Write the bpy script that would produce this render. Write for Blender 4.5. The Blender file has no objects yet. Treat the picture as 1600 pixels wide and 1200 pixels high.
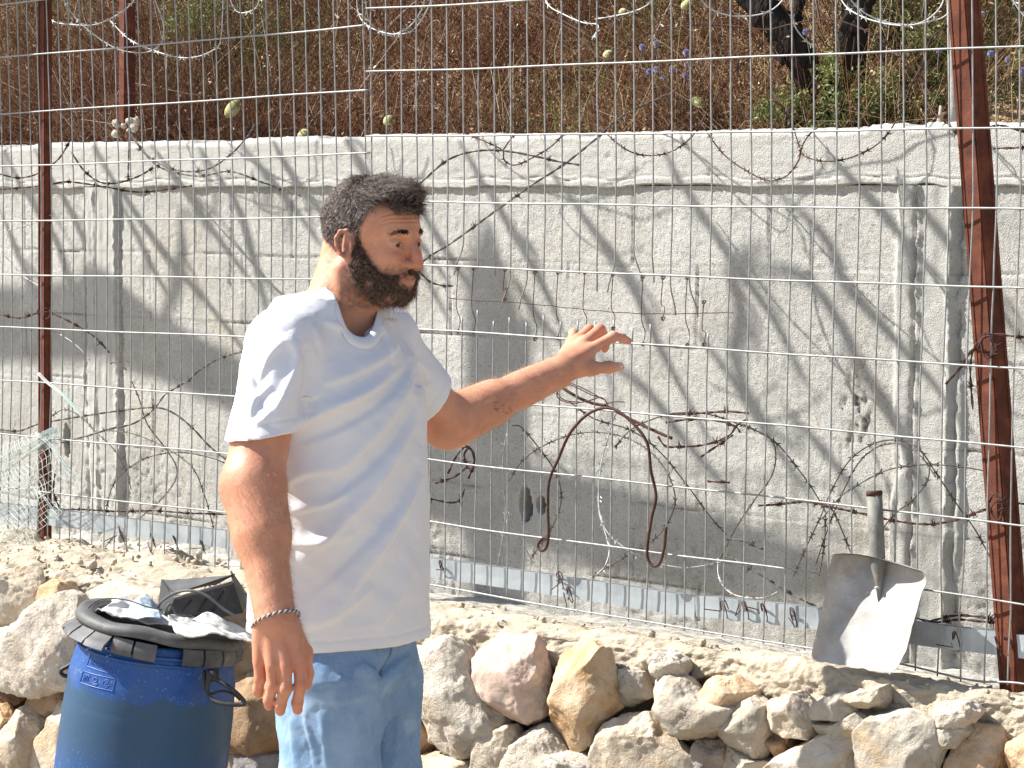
import bpy, math, random
import numpy as np
from math import radians, sin, cos, pi
random.seed(7); rng = np.random.default_rng(7)
# ------------------------------------------------------------ camera, sky, sun, exposure
FPX = 3422.0; PITCH = radians(5.01); CAM = np.array([0., 0., 1.75])
SUN_AZ = radians(170.0)      # direction towards the sun, counter-clockwise from +X
SUN_EL = radians(45.0)
scene = bpy.context.scene
cam_data = bpy.data.cameras.new("camera"); cam = bpy.data.objects.new("camera", cam_data)
scene.collection.objects.link(cam); scene.camera = cam
cam.location = CAM.tolist(); cam.rotation_euler = (radians(90) - PITCH, 0, 0)
cam_data.sensor_width = 36.0; cam_data.lens = 36.0 * FPX / 1600.0
cam_data.clip_start = 0.05; cam_data.clip_end = 2000
world = bpy.data.worlds.new("World"); scene.world = world; world.use_nodes = True
wn = world.node_tree; bg = wn.nodes["Background"]
sky = wn.nodes.new("ShaderNodeTexSky"); sky.sky_type = 'NISHITA'; sky.sun_disc = False
sky.sun_elevation = SUN_EL; sky.sun_rotation = radians(90) - SUN_AZ
wn.links.new(sky.outputs[0], bg.inputs[0]); bg.inputs[1].default_value = 0.085
sund = bpy.data.lights.new("sun", 'SUN'); sund.energy = 5.0; sund.angle = radians(0.5); sund.color = (1.0, 0.965, 0.91)
sun = bpy.data.objects.new("sun", sund); scene.collection.objects.link(sun)
SDIR = np.array([cos(SUN_EL) * cos(SUN_AZ), cos(SUN_EL) * sin(SUN_AZ), sin(SUN_EL)])
from mathutils import Vector
sun.rotation_euler = Vector(SDIR.tolist()).to_track_quat('Z', 'Y').to_euler()
vs = scene.view_settings; vs.view_transform = 'Standard'; vs.look = 'None'; vs.gamma = 1; vs.exposure = 1.17
scene.cycles.max_bounces = 6; scene.cycles.diffuse_bounces = 4
# ------------------------------------------------------------ helpers
FWD = np.array([0, cos(PITCH), -sin(PITCH)]); UP = np.array([0, sin(PITCH), cos(PITCH)]); RT = np.array([1., 0, 0])
FD = np.array([sin(radians(50.7)), -cos(radians(50.7)), 0.])      # along the fence, to the right and nearer
FN = np.array([-cos(radians(50.7)), -sin(radians(50.7)), 0.])     # fence normal, towards the camera side
FP0 = CAM + 4.91 * FWD
def ray(px, py):
    return FWD + np.multiply.outer((np.asarray(px, float) - 800) / FPX, RT) + np.multiply.outer((600 - np.asarray(py, float)) / FPX, UP)
def atz(px, py, Z): return CAM + ray(px, py) * np.asarray(Z)[..., None]
def onp(px, py, off=0.0):
    """pixel -> point on the vertical plane parallel to the fence, `off` metres behind it"""
    r = ray(px, py); off = np.asarray(off, float)
    t = (((FP0 - CAM) @ FN) - off) / (r @ FN)
    return CAM + r * np.asarray(t)[..., None]
def pz(P): return (P - FP0) @ FD, P[..., 2]
def PT(p, z, off=0.0):
    p, z, off = np.broadcast_arrays(np.asarray(p, float), np.asarray(z, float), np.asarray(off, float))
    o = FP0[None] + p.reshape(-1, 1) * FD - off.reshape(-1, 1) * FN
    o[:, 2] = z.reshape(-1); return o.reshape(p.shape + (3,))
def proj(P):
    d = P - CAM; zz = d @ FWD
    return 800 + FPX * (d @ RT) / zz, 600 - FPX * (d @ UP) / zz, zz
def _h(i, j, k, s):
    with np.errstate(over='ignore'):
        n = (i.astype(np.uint32) * np.uint32(374761393) + j.astype(np.uint32) * np.uint32(668265263) + k.astype(np.uint32) * np.uint32(2147483647) + np.uint32(s * 974634777 & 0xffffffff))
        n = (n ^ (n >> np.uint32(13))) * np.uint32(1274126177); n = n ^ (n >> np.uint32(16))
    return n.astype(np.float32) / np.float32(4294967295.0)
def noise(P, scale=1.0, seed=1):
    q = np.asarray(P, float) * scale + 1000.0; fl = np.floor(q); f = q - fl; f = f * f * (3 - 2 * f); I = fl.astype(np.int64)
    r = 0
    for a in (0, 1):
        wx = f[..., 0] if a else 1 - f[..., 0]
        for b in (0, 1):
            wy = f[..., 1] if b else 1 - f[..., 1]
            for c in (0, 1):
                wz = f[..., 2] if c else 1 - f[..., 2]
                r = r + wx * wy * wz * _h(I[..., 0] + a, I[..., 1] + b, I[..., 2] + c, seed)
    return r * 2 - 1
def fbm(P, scale, oct=4, seed=1, gain=0.5):
    r = 0; a = 1.0
    for o in range(oct): r = r + a * noise(P, scale * 2 ** o, seed + o * 7); a *= gain
    return r
def sstep(a, b, x): t = np.clip((x - a) / (b - a), 0, 1); return t * t * (3 - 2 * t)
ORI = {}
def add_mesh(name, V, F, mat, parent=None, origin=None, smooth=True, colors=None, uv=None):
    V = np.asarray(V, float)
    if parent is not None: org = ORI[parent.name]
    elif origin is not None: org = np.asarray(origin, float)
    else: org = np.array([V[:, 0].mean(), V[:, 1].mean(), V[:, 2].min()])
    me = bpy.data.meshes.new(name)
    Fs = F if isinstance(F, (list, tuple)) else [F]
    Fs = [np.asarray(f, np.int32) for f in Fs if len(f)]
    idx = np.concatenate([f.reshape(-1) for f in Fs]); lens = np.concatenate([np.full(len(f), f.shape[1], np.int32) for f in Fs])
    me.vertices.add(len(V)); me.vertices.foreach_set('co', (V - org).astype(np.float32).reshape(-1))
    me.loops.add(len(idx)); me.loops.foreach_set('vertex_index', idx)
    me.polygons.add(len(lens)); me.polygons.foreach_set('loop_start', np.concatenate([[0], np.cumsum(lens)[:-1]]).astype(np.int32))
    me.polygons.foreach_set('use_smooth', np.full(len(lens), smooth, bool))
    me.update(calc_edges=True); me.validate(verbose=False)
    if colors is not None and len(me.vertices) == len(V):
        c = np.asarray(colors, np.float32)
        if c.ndim == 1: c = np.stack([c, c, c], 1)
        ca = me.color_attributes.new('tone', 'FLOAT_COLOR', 'POINT')
        ca.data.foreach_set('color', np.concatenate([c, np.ones((len(c), 1), np.float32)], 1).reshape(-1))
    me.materials.append(mat)
    o = bpy.data.objects.new(name, me); scene.collection.objects.link(o)
    if parent is not None: o.parent = parent; ORI[o.name] = org
    else: o.location = org.tolist(); ORI[o.name] = org
    return o
def tag(o, label=None, cat=None, group=None, kind=None):
    if label: o['label'] = label
    if cat: o['category'] = cat
    if group: o['group'] = group
    if kind: o['kind'] = kind
    return o
def thing(name, label, cat, loc, group=None):
    o = bpy.data.objects.new(name, None); scene.collection.objects.link(o); o.location = [float(v) for v in loc]
    o.empty_display_size = 0.1; ORI[o.name] = np.array(loc, float)
    return tag(o, label, cat, group)
class MB:
    def __init__(s): s.V = []; s.F = {}; s.n = 0; s.C = []
    def add(s, V, F, c=None):
        V = np.asarray(V, float)
        for f in (F if isinstance(F, list) else [F]):
            f = np.asarray(f)
            if len(f): s.F.setdefault(f.shape[1], []).append(f + s.n)
        s.V.append(V); s.n += len(V); s.C.append(np.zeros((len(V), 3)) if c is None else (np.broadcast_to(c, (len(V), 3)) if np.ndim(c) == 0 or np.shape(c) == (3,) else np.stack([c, c * 0, c * 0], 1)))
        return s
    def tube(s, P, r, sides=6, cap=True, c=None, closed=False):
        P = np.asarray(P, float); n = len(P); r = np.broadcast_to(np.asarray(r, float), (n,))
        T = np.gradient(P, axis=0); T /= np.linalg.norm(T, axis=1, keepdims=True) + 1e-12
        up = np.array([0, 0, 1.]) if abs(T[0, 2]) < .9 else np.array([1., 0, 0])
        N = np.cross(T[0], up); N /= np.linalg.norm(N); Ns = [N]
        for i in range(1, n):
            N = N - T[i] * (N @ T[i]); N /= np.linalg.norm(N) + 1e-12; Ns.append(N)
        Ns = np.array(Ns); B = np.cross(T, Ns); a = np.arange(sides) * 2 * pi / sides
        V = P[:, None] + r[:, None, None] * (np.cos(a)[None, :, None] * Ns[:, None] + np.sin(a)[None, :, None] * B[:, None])
        V = V.reshape(-1, 3); i = np.arange(n - 1)[:, None] * sides; j = np.arange(sides)[None]; k = (j + 1) % sides
        F = np.stack([i + j, i + k, i + sides + k, i + sides + j], -1).reshape(-1, 4); Fs = [F]
        if cap:
            V = np.concatenate([V, P[:1], P[-1:]]); m = n * sides; jj = np.arange(sides); kk = (jj + 1) % sides
            Fs.append(np.concatenate([np.stack([np.full(sides, m), kk, jj], 1), np.stack([np.full(sides, m + 1), (n - 1) * sides + jj, (n - 1) * sides + kk], 1)]))
        return s.add(V, Fs, c)
    def box(s, c, ex, ey, ez, col=None):
        c = np.asarray(c, float); V = []
        for a in (-1, 1):
            for b in (-1, 1):
                for d in (-1, 1): V.append(c + a * np.asarray(ex) + b * np.asarray(ey) + d * np.asarray(ez))
        F = [[0, 1, 3, 2], [4, 6, 7, 5], [0, 4, 5, 1], [2, 3, 7, 6], [0, 2, 6, 4], [1, 5, 7, 3]]
        return s.add(V, np.array(F), col)
    def grid(s, G, c=None, flip=False):
        a, b = G.shape[:2]; i = np.arange(a - 1)[:, None] * b; j = np.arange(b - 1)[None]
        F = np.stack([i + j, i + b + j, i + b + j + 1, i + j + 1], -1).reshape(-1, 4)
        if flip: F = F[:, ::-1]
        return s.add(G.reshape(-1, 3), F, c)
    def build(s, name, mat, parent=None, origin=None, smooth=True):
        V = np.concatenate(s.V); F = [np.concatenate(v) for v in s.F.values()]
        return add_mesh(name, V, F, mat, parent, origin, smooth, np.concatenate(s.C))
def strands(P, R, sides=3):
    """P [S,K,3] strand points, R [S,K] radii -> V, F"""
    S, K = P.shape[:2]; T = P[:, -1] - P[:, 0]; T /= np.linalg.norm(T, axis=1, keepdims=True) + 1e-9
    A = rng.normal(size=(S, 3)); N = np.cross(T, A); N /= np.linalg.norm(N, axis=1, keepdims=True) + 1e-9; B = np.cross(T, N)
    a = np.arange(sides) * 2 * pi / sides
    V = P[:, :, None] + R[:, :, None, None] * (np.cos(a)[:, None] * N[:, None, None] + np.sin(a)[:, None] * B[:, None, None])
    base = (np.arange(S) * K * sides)[:, None, None] + (np.arange(K - 1) * sides)[None, :, None]; j = np.arange(sides)[None, None]; k = (j + 1) % sides
    F = np.stack([base + j, base + k, base + sides + k, base + sides + j], -1).reshape(-1, 4)
    return V.reshape(-1, 3), F
def smooth_curve(pts, n):
    """Catmull-Rom through rows of pts"""
    P = np.asarray(pts, float); P = np.concatenate([2 * P[:1] - P[1:2], P, 2 * P[-1:] - P[-2:-1]]); m = len(P) - 3
    t = np.linspace(0, m - 1e-6, n); i = t.astype(int); f = (t - i)[:, None]
    a, b, c, d = P[i], P[i + 1], P[i + 2], P[i + 3]
    return 0.5 * (2 * b + (c - a) * f + (2 * a - 5 * b + 4 * c - d) * f ** 2 + (3 * b - a - 3 * c + d) * f ** 3)
def resample(P, step):
    L = np.concatenate([[0], np.cumsum(np.linalg.norm(np.diff(P, axis=0), axis=1))]); n = max(3, int(L[-1] / step) + 1)
    t = np.linspace(0, L[-1], n); return np.stack([np.interp(t, L, P[:, k]) for k in range(P.shape[1])], 1)
# ------------------------------------------------------------ materials
def mat(name, stops, nscale=8.0, rough=0.8, bumps=(), metallic=0.0, detail=5.0, attr=None, spec=0.3, rough2=None,
        layers=(), sss=0.0, distort=0.0, sheen=0.0, stretch=None, trans=0.0):
    """stops: list of (pos, rgb) over a noise; layers: (scale, lo, hi, rgb, strength) extra patches; attr: (stops) colour mix by 'tone'"""
    m = bpy.data.materials.new(name); m.use_nodes = True; nt = m.node_tree; N = nt.nodes; L = nt.links
    p = N["Principled BSDF"]; tc = N.new("ShaderNodeTexCoord"); co = tc.outputs['Object']
    if stretch:
        mp = N.new("ShaderNodeMapping"); mp.inputs['Scale'].default_value = stretch; L.new(co, mp.inputs[0]); co = mp.outputs[0]
    def nz(sc, det=detail, rg=0.6):
        n = N.new("ShaderNodeTexNoise"); n.inputs['Scale'].default_value = sc; n.inputs['Detail'].default_value = det
        n.inputs['Roughness'].default_value = rg; n.inputs['Distortion'].default_value = distort; L.new(co, n.inputs['Vector']); return n.outputs['Fac']
    def ramp(fac, st):
        r = N.new("ShaderNodeValToRGB"); e = r.color_ramp.elements
        while len(e) < len(st): e.new(0.5)
        for k, (q, c) in enumerate(st): e[k].position = q; e[k].color = (*c, 1)
        L.new(fac, r.inputs[0]); return r.outputs[0]
    def mix(fac, a, b, fv=None):
        x = N.new("ShaderNodeMix"); x.data_type = 'RGBA'
        if fv is not None: x.inputs[0].default_value = fv
        else: L.new(fac, x.inputs[0])
        for s, v in ((6, a), (7, b)):
            if isinstance(v, tuple): x.inputs[s].default_value = (*v, 1)
            else: L.new(v, x.inputs[s])
        return x.outputs[2]
    c = ramp(nz(nscale), stops) if len(stops) > 1 else None
    if c is None: c = mix(None, stops[0][1], stops[0][1], 0.0)
    for (sc, lo, hi, rgb, st) in layers:
        f = ramp(nz(sc), [(lo, (0, 0, 0)), (hi, (st, st, st))]); c = mix(f, c, rgb)
    if attr:
        at = N.new("ShaderNodeAttribute"); at.attribute_name = 'tone'
        sp = N.new("ShaderNodeSeparateColor"); L.new(at.outputs['Color'], sp.inputs[0])
        for k, rgb in enumerate(attr):
            if rgb is not None: c = mix(sp.outputs[k], c, rgb)
    L.new(c, p.inputs['Base Color'])
    p.inputs['Roughness'].default_value = rough; p.inputs['Metallic'].default_value = metallic; p.inputs['Specular IOR Level'].default_value = spec
    if rough2 is not None: L.new(ramp(nz(nscale * 2), [(0.35, (rough,) * 3), (0.65, (rough2,) * 3)]), p.inputs['Roughness'])
    if sss: p.inputs['Subsurface Weight'].default_value = sss; p.inputs['Subsurface Radius'].default_value = (0.012, 0.004, 0.002); p.inputs['Subsurface Scale'].default_value = 1.0
    if sheen: p.inputs['Sheen Weight'].default_value = sheen
    if trans:
        tr = N.new("ShaderNodeBsdfTranslucent"); L.new(c, tr.inputs[0]); ms = N.new("ShaderNodeMixShader"); ms.inputs[0].default_value = trans
        L.new(p.outputs[0], ms.inputs[1]); L.new(tr.outputs[0], ms.inputs[2]); L.new(ms.outputs[0], N["Material Output"].inputs[0])
    prev = None
    for (sc, dist, st) in bumps:
        b = N.new("ShaderNodeBump"); b.inputs['Distance'].default_value = dist; b.inputs['Strength'].default_value = st
        L.new(nz(sc, 3.0, 0.65), b.inputs['Height'])
        if prev: L.new(prev, b.inputs['Normal'])
        prev = b.outputs[0]
    if prev: L.new(prev, p.inputs['Normal'])
    return m
M = {}
M['galv'] = mat('galvanised', [(.3, (.20, .205, .20)), (.7, (.34, .345, .335))], 60, .5, [(300, .001, .3)], .35, spec=.5, layers=[(5, .60, .72, (.17, .10, .065), .7)])
M['rail'] = mat('rail_zinc', [(.3, (.30, .34, .37)), (.7, (.47, .51, .53))], 14, .42, [(180, .0005, .3)], .3, spec=.5, layers=[(22, .6, .8, (.30, .25, .20), .5)])
M['rust'] = mat('rust', [(.3, (.060, .017, .009)), (.55, (.115, .033, .016)), (.75, (.18, .060, .030))], 26, .85, [(240, .002, .6), (900, .0006, .5)], 0, layers=[(9, .55, .75, (.10, .025, .015), .6)])
M['wire_rust'] = mat('wire_rust', [(.3, (.035, .017, .014)), (.7, (.10, .042, .030))], 80, .8)
M['wire_dark'] = mat('wire_dark', [(.3, (.06, .055, .05)), (.7, (.15, .13, .115))], 80, .7, metallic=.2)
M['wire_galv'] = mat('wire_galv', [(.3, (.28, .28, .27)), (.7, (.5, .5, .48))], 80, .5, metallic=.3)
M['block'] = mat('block', [(.3, (.46, .45, .41)), (.5, (.54, .53, .49)), (.7, (.62, .61, .57))], 5, .95, [(330, .006, 1.0), (150, .003, .7)], detail=8,
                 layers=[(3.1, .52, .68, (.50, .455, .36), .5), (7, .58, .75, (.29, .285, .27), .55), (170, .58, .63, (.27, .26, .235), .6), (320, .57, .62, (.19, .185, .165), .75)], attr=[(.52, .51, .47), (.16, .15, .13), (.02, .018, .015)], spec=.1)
M['mortar'] = mat('mortar', [(.3, (.38, .32, .235)), (.55, (.46, .395, .30)), (.75, (.52, .46, .365))], 9, .95, [(90, .006, .7), (350, .0025, .7)], detail=8,
                  layers=[(5, .55, .75, (.42, .37, .29), .5), (260, .6, .7, (.33, .28, .2), .5)], attr=[(.42, .40, .36), None, None], spec=.1)
M['dirt'] = mat('dirt', [(.3, (.10, .065, .04)), (.7, (.24, .165, .10))], 12, .95, [(60, .01, .8)], spec=.1)
def stone_mat(n, a, b, c, extra=(), rgh=1.0):
    return mat(n, [(.36, a), (.5, b), (.64, c)], 11, .9, [(26, .010, .4 * rgh), (90, .005, .7 * rgh), (380, .002, .7 * rgh)], detail=9, layers=list(extra) + [(5, .55, .72, (.50, .33, .17), .5), (45, .60, .70, (.24, .19, .15), .45), (420, .62, .70, (.2, .17, .14), .5)], spec=.15, distort=.6)
M['st_cream'] = stone_mat('stone_cream', (.42, .335, .24), (.52, .435, .33), (.58, .515, .42), [(8, .58, .7, (.55, .38, .22), .6), (200, .62, .7, (.3, .25, .2), .4)], 1.4)
M['st_white'] = stone_mat('stone_white', (.45, .39, .315), (.54, .48, .395), (.61, .56, .48), [(6, .6, .75, (.58, .46, .33), .5), (90, .62, .72, (.42, .37, .32), .5)], 1.6)
M['st_tan'] = stone_mat('stone_tan', (.40, .25, .13), (.50, .355, .22), (.56, .44, .31), [(9, .55, .7, (.50, .27, .12), .7)], 1.0)
M['st_pink'] = stone_mat('stone_pink', (.42, .32, .26), (.54, .40, .32), (.60, .47, .38), [(10, .55, .62, (.36, .32, .29), .8)], .5)
M['st_grey'] = stone_mat('stone_grey', (.31, .275, .22), (.41, .365, .30), (.48, .435, .36), [(9, .56, .68, (.52, .36, .20), .6), (150, .6, .7, (.25, .22, .2), .5)], .8)
M['st_brown'] = stone_mat('stone_brown', (.20, .13, .08), (.30, .20, .12), (.38, .28, .19), [(9, .55, .7, (.40, .18, .07), .6)], 1.0)
M['st_dark'] = stone_mat('stone_dark', (.19, .17, .16), (.28, .26, .25), (.36, .34, .33), [(12, .5, .6, (.15, .14, .15), .6)], 1.3)
M['core'] = mat('rubble_core', [(.3, (.13, .09, .055)), (.5, (.26, .20, .14)), (.7, (.42, .36, .27))], 9, .95, [(60, .01, .8), (200, .004, .6)], spec=.1)
# ------------------------------------------------------------ ground and hillside
def ground():
    mb = MB(); xs = np.concatenate([[-900, -200, -40, -12], np.linspace(-6, 6, 90), [12, 40, 200, 900]])
    ys = np.concatenate([[-900, -200, -40, -10], np.linspace(-5, 6, 90), [30, 200, 900]])
    X, Y = np.meshgrid(xs, ys, indexing='ij'); P = np.stack([X, Y, X * 0], -1)
    near = (np.abs(X) < 6.1) & (Y < 6.1) & (Y > -5.1)
    P[..., 2] = np.where(near, .012 * fbm(P, 2.2, 4, 3) - .008, -.02); mb.grid(P, flip=False)
    tag(mb.build('ground', mat('ground', [(.3, (.30, .25, .19)), (.7, (.42, .36, .28))], 3, .95, [(25, .02, .6), (140, .006, .6)], detail=8, spec=.1), origin=(0, 0, 0)), kind='structure')
ground()
def hill_h(p, o):           # terrain height, o = metres behind the fence plane
    P = np.stack([p, o, p * 0], -1); t = o - .8
    return 1.80 + .62 * np.clip(t, 0, 40) + .05 * fbm(P, 1.6, 3, 5) * np.clip(t * 2, 0, 1) + .015 * fbm(P, 9, 3, 9)
def hill():
    p = np.concatenate([[-60, -20, -8], np.linspace(-4.5, 4, 150), [8, 20, 60]]); o = np.concatenate([np.linspace(.80, 4, 110), [6, 10, 20, 40]])
    A, B = np.meshgrid(p, o, indexing='ij'); mb = MB(); mb.grid(PT(A, hill_h(A, B), B), flip=True)
    back = PT(p, p * 0 - .1, p * 0 + .80); top = PT(p, hill_h(p, p * 0 + .80), p * 0 + .80); mb.grid(np.stack([back, top], 1), flip=True)
    tag(mb.build('hillside', mat('hill_soil', [(.3, (.20, .12, .06)), (.5, (.34, .22, .11)), (.7, (.45, .33, .19))], 6, .95, [(30, .03, .8), (120, .01, .7)], detail=8, spec=.1), origin=(0, 0, 0)), kind='structure')
hill()
# ------------------------------------------------------------ concrete block wall
WOFF = 0.65; ZTOP = 1.903; ZJ = 1.768
def gauss(x, w): return np.exp(-(x / w) ** 2)
def block_wall():
    root = thing('block_wall', 'grey concrete block retaining wall with cast cap beam and ridged pillars behind the fence', 'wall', PT(-.2, .5, WOFF))
    wp = lambda x, y: pz(onp(x, y, WOFF))[0]
    p = np.arange(-3.3, 2.6, .005); z = np.concatenate([[.3, .45], np.arange(.56, ZJ, .005)])
    A, Z = np.meshgrid(p, z, indexing='ij'); Q = np.stack([A, Z, A * 0], -1)
    j0 = wp(990, 350); row = np.floor((ZJ - Z) / .2 + .03 * noise(Q, 1.7, 4)); zz = (ZJ - Z) + .004 * noise(Q, 9, 21)
    rz = np.abs((zz + .1) % .2 - .1); sh = np.where(np.mod(row, 2) == 1, .2, 0.0) + .006 * np.sin(row * 5.1)
    rp = np.abs((A - j0 - sh + .2 + .003 * noise(Q, 12, 5)) % .4 - .2)
    pres = .30 + .7 * sstep(-.35, .55, fbm(Q, 2.6, 3, 31)); presv = .25 + .75 * sstep(-.4, .5, fbm(Q, 3.6, 3, 37))
    H = -.0065 * gauss(rz, .0030) * pres - .006 * gauss(rp, .0028) * presv + .0018 * gauss(rz, .016) * (1 - pres) + .0012 * gauss(rp, .013)
    bid = np.stack([np.floor((A - j0 - sh) / .4), row, row * 0], -1)
    H = H + .0025 * (_h(bid[..., 0].astype(int) + 50, bid[..., 1].astype(int) + 50, bid[..., 2].astype(int), 3) - .5)
    n2 = noise(Q, 190, 11); n1 = noise(Q, 90, 12); H = H + .0013 * n2 + .0006 * n1 - .0014 * sstep(.5, .8, n1) + .0014 * fbm(Q, 14, 3, 8)
    smoothm = np.zeros_like(H); dark = .13 * _h(bid[..., 0].astype(int) + 90, bid[..., 1].astype(int) + 20, bid[..., 2].astype(int), 9).astype(float); black = np.zeros_like(H)
    wob = .012 * fbm(Q, 7, 3, 17)
    def pillar(c, w, ridges):
        nonlocal H, smoothm
        m = sstep(w / 2 + .012, w / 2 - .004, np.abs(A - c + wob * 1.3)); st = .0022 * noise(Q * np.array([60, 5, 1]), 1, 23) + .0012 * noise(Q, 60, 24)
        H = H * (1 - m) + m * (.010 + st); smoothm = np.maximum(smoothm, m)
        for (rp_, rh, rw) in ridges:
            k = (.5 + .5 * sstep(-.4, .3, noise(Q * np.array([1, 34, 1]), 1, int(abs(rp_) * 100) + 3))) * gauss(A - rp_ - .004 * noise(Q * np.array([1, 60, 1]), 1, 29), rw); H = H + rh * k
    c1 = wp(160, 500); pillar(c1, .14, [(c1 - .075, -.016, .008), (wp(152, 500), .006, .004), (c1 + .075, .013, .007), (c1 + .088, -.012, .006)])
    c2 = wp(1452, 500); pillar(c2, .15, [(wp(1430, 500), -.014, .0045), (wp(1436, 500), .009, .004), (c2 + .055, .012, .006), (c2 + .072, -.012, .005), (c2 - .08, .006, .008)])
    pr, zr = pz(onp(1338, 640, WOFF)); q = sstep(1.25, .5, np.sqrt(((A - pr) / .04) ** 2 + ((Z - zr) / .10) ** 2) + .35 * noise(Q, 24, 41))
    sp = sstep(-.1, .4, fbm(Q * np.array([110, 45, 1]), 1, 3, 43)); H -= .006 * q * sp; dark = np.maximum(dark, q * sp * .9)
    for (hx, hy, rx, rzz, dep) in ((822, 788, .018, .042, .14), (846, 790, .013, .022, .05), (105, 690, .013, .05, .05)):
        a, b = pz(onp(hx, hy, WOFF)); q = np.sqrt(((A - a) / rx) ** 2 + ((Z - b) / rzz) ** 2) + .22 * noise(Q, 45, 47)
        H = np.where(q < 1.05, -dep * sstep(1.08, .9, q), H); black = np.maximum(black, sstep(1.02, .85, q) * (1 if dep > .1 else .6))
    low = sstep(1.02, .86, Z + .05 * fbm(Q, 4, 3, 51)); pits = sstep(.1, .6, fbm(Q, 60, 3, 52)) * sstep(-.1, .35, fbm(Q, 3.3, 3, 53)); H -= .0035 * pits * low; dark = np.maximum(dark, .25 * pits * low)
    dark = np.maximum(dark, .45 * gauss(rz, .003) * pres); dark = np.maximum(dark, .40 * gauss(rp, .0028) * presv)
    G = PT(A, Z, WOFF) + (H[..., None]) * FN
    mb = MB(); mb.grid(G, flip=True); V = np.concatenate(mb.V); F = list(mb.F.values())[0][0]
    add_mesh('block_face', V, F, M['block'], root, colors=np.stack([smoothm.ravel(), dark.ravel(), black.ravel()], 1))
    # cast cap beam: front, top, back
    t = np.concatenate([np.linspace(0, .14, 40), .14 + np.linspace(.004, .15, 24), [.34]]); A, T = np.meshgrid(np.arange(-3.3, 2.6, .006), t, indexing='ij')
    Q = np.stack([A, T, A * 0], -1); zb = ZJ - .008 + .003 * fbm(Q[:, :1] * np.array([1, 0, 0]), 16, 4, 61) + .005 * sstep(.3, .8, noise(Q[:, :1] * np.array([1, 0, 0]), 3.3, 62))
    chip = .008 * sstep(.25, .7, noise(Q * np.array([1, 0, 0]), 14, 63)) + .006 * noise(Q * np.array([1, 0, 0]), 3, 64)
    Zc = np.where(T <= .14, zb + (ZTOP - zb) * T / .14, ZTOP); Zc = Zc - chip * sstep(.10, .14, T) * sstep(.30, .16, T); off = np.where(T <= .14, 0, np.clip(T - .14, 0, .15))
    Hh = .0055 + .0006 * noise(Q * np.array([8, 80, 1]), 1, 65) + .0007 * noise(Q, 120, 66) + .0012 * fbm(Q, 12, 3, 60) - .0015 * sstep(.6, .8, noise(Q, 90, 67)) - .010 * gauss(T - .14, .008) - .006 * gauss(T - .022 - .004 * noise(Q * np.array([1, 0, 0]), 20, 68), .0025) + .004 * sstep(.03, .022, T)
    Hh = np.where(T > .15, 0, Hh); Zc = Zc + np.where((T > .14) & (T < .33), .003 * noise(Q, 60, 69), 0); Zc = np.where(T > .33, .4, Zc); Hh = np.where(T < .001, -.008, Hh)
    mb = MB(); mb.grid(PT(A, Zc, WOFF + off) + Hh[..., None] * FN, c=(.8, 0, 0), flip=True); mb.build('cap_beam', M['block'], root)
block_wall()
# ------------------------------------------------------------ rubble retaining wall with mortar ledge
LZ = 0.80
edge_px = [(-260, 872), (-60, 884), (120, 905), (300, 928), (480, 945), (660, 962), (840, 985), (1000, 1004), (1130, 1020), (1260, 1042), (1400, 1068), (1600, 1092), (1800, 1118), (2000, 1145)]
def on_z(px, py, z): r = ray(px, py); t = (z - CAM[2]) / r[..., 2]; return CAM + r * np.asarray(t)[..., None]
EDGE = np.array([on_z(a, b, LZ) for a, b in edge_px])
EP, EO = pz(EDGE)[0], -((EDGE - FP0) @ FN)      # along-fence coordinate and (negative) offset of the ledge's front edge
def edge_off(p): return np.interp(p, EP, EO)
def face_at(px, py, fwd=0.0):
    """pixel -> point on the face of the rubble wall, fwd metres proud of it"""
    o = -.06
    for _ in range(12):
        P = onp(px, py, o); p, z = pz(P); o = edge_off(p) - fwd - .10 * np.clip(LZ - z, 0, 1)
    return P
rub = thing('rubble_wall', 'pale limestone rubble retaining wall topped with rough sand coloured mortar', 'wall', face_at(900, 1190))
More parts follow.
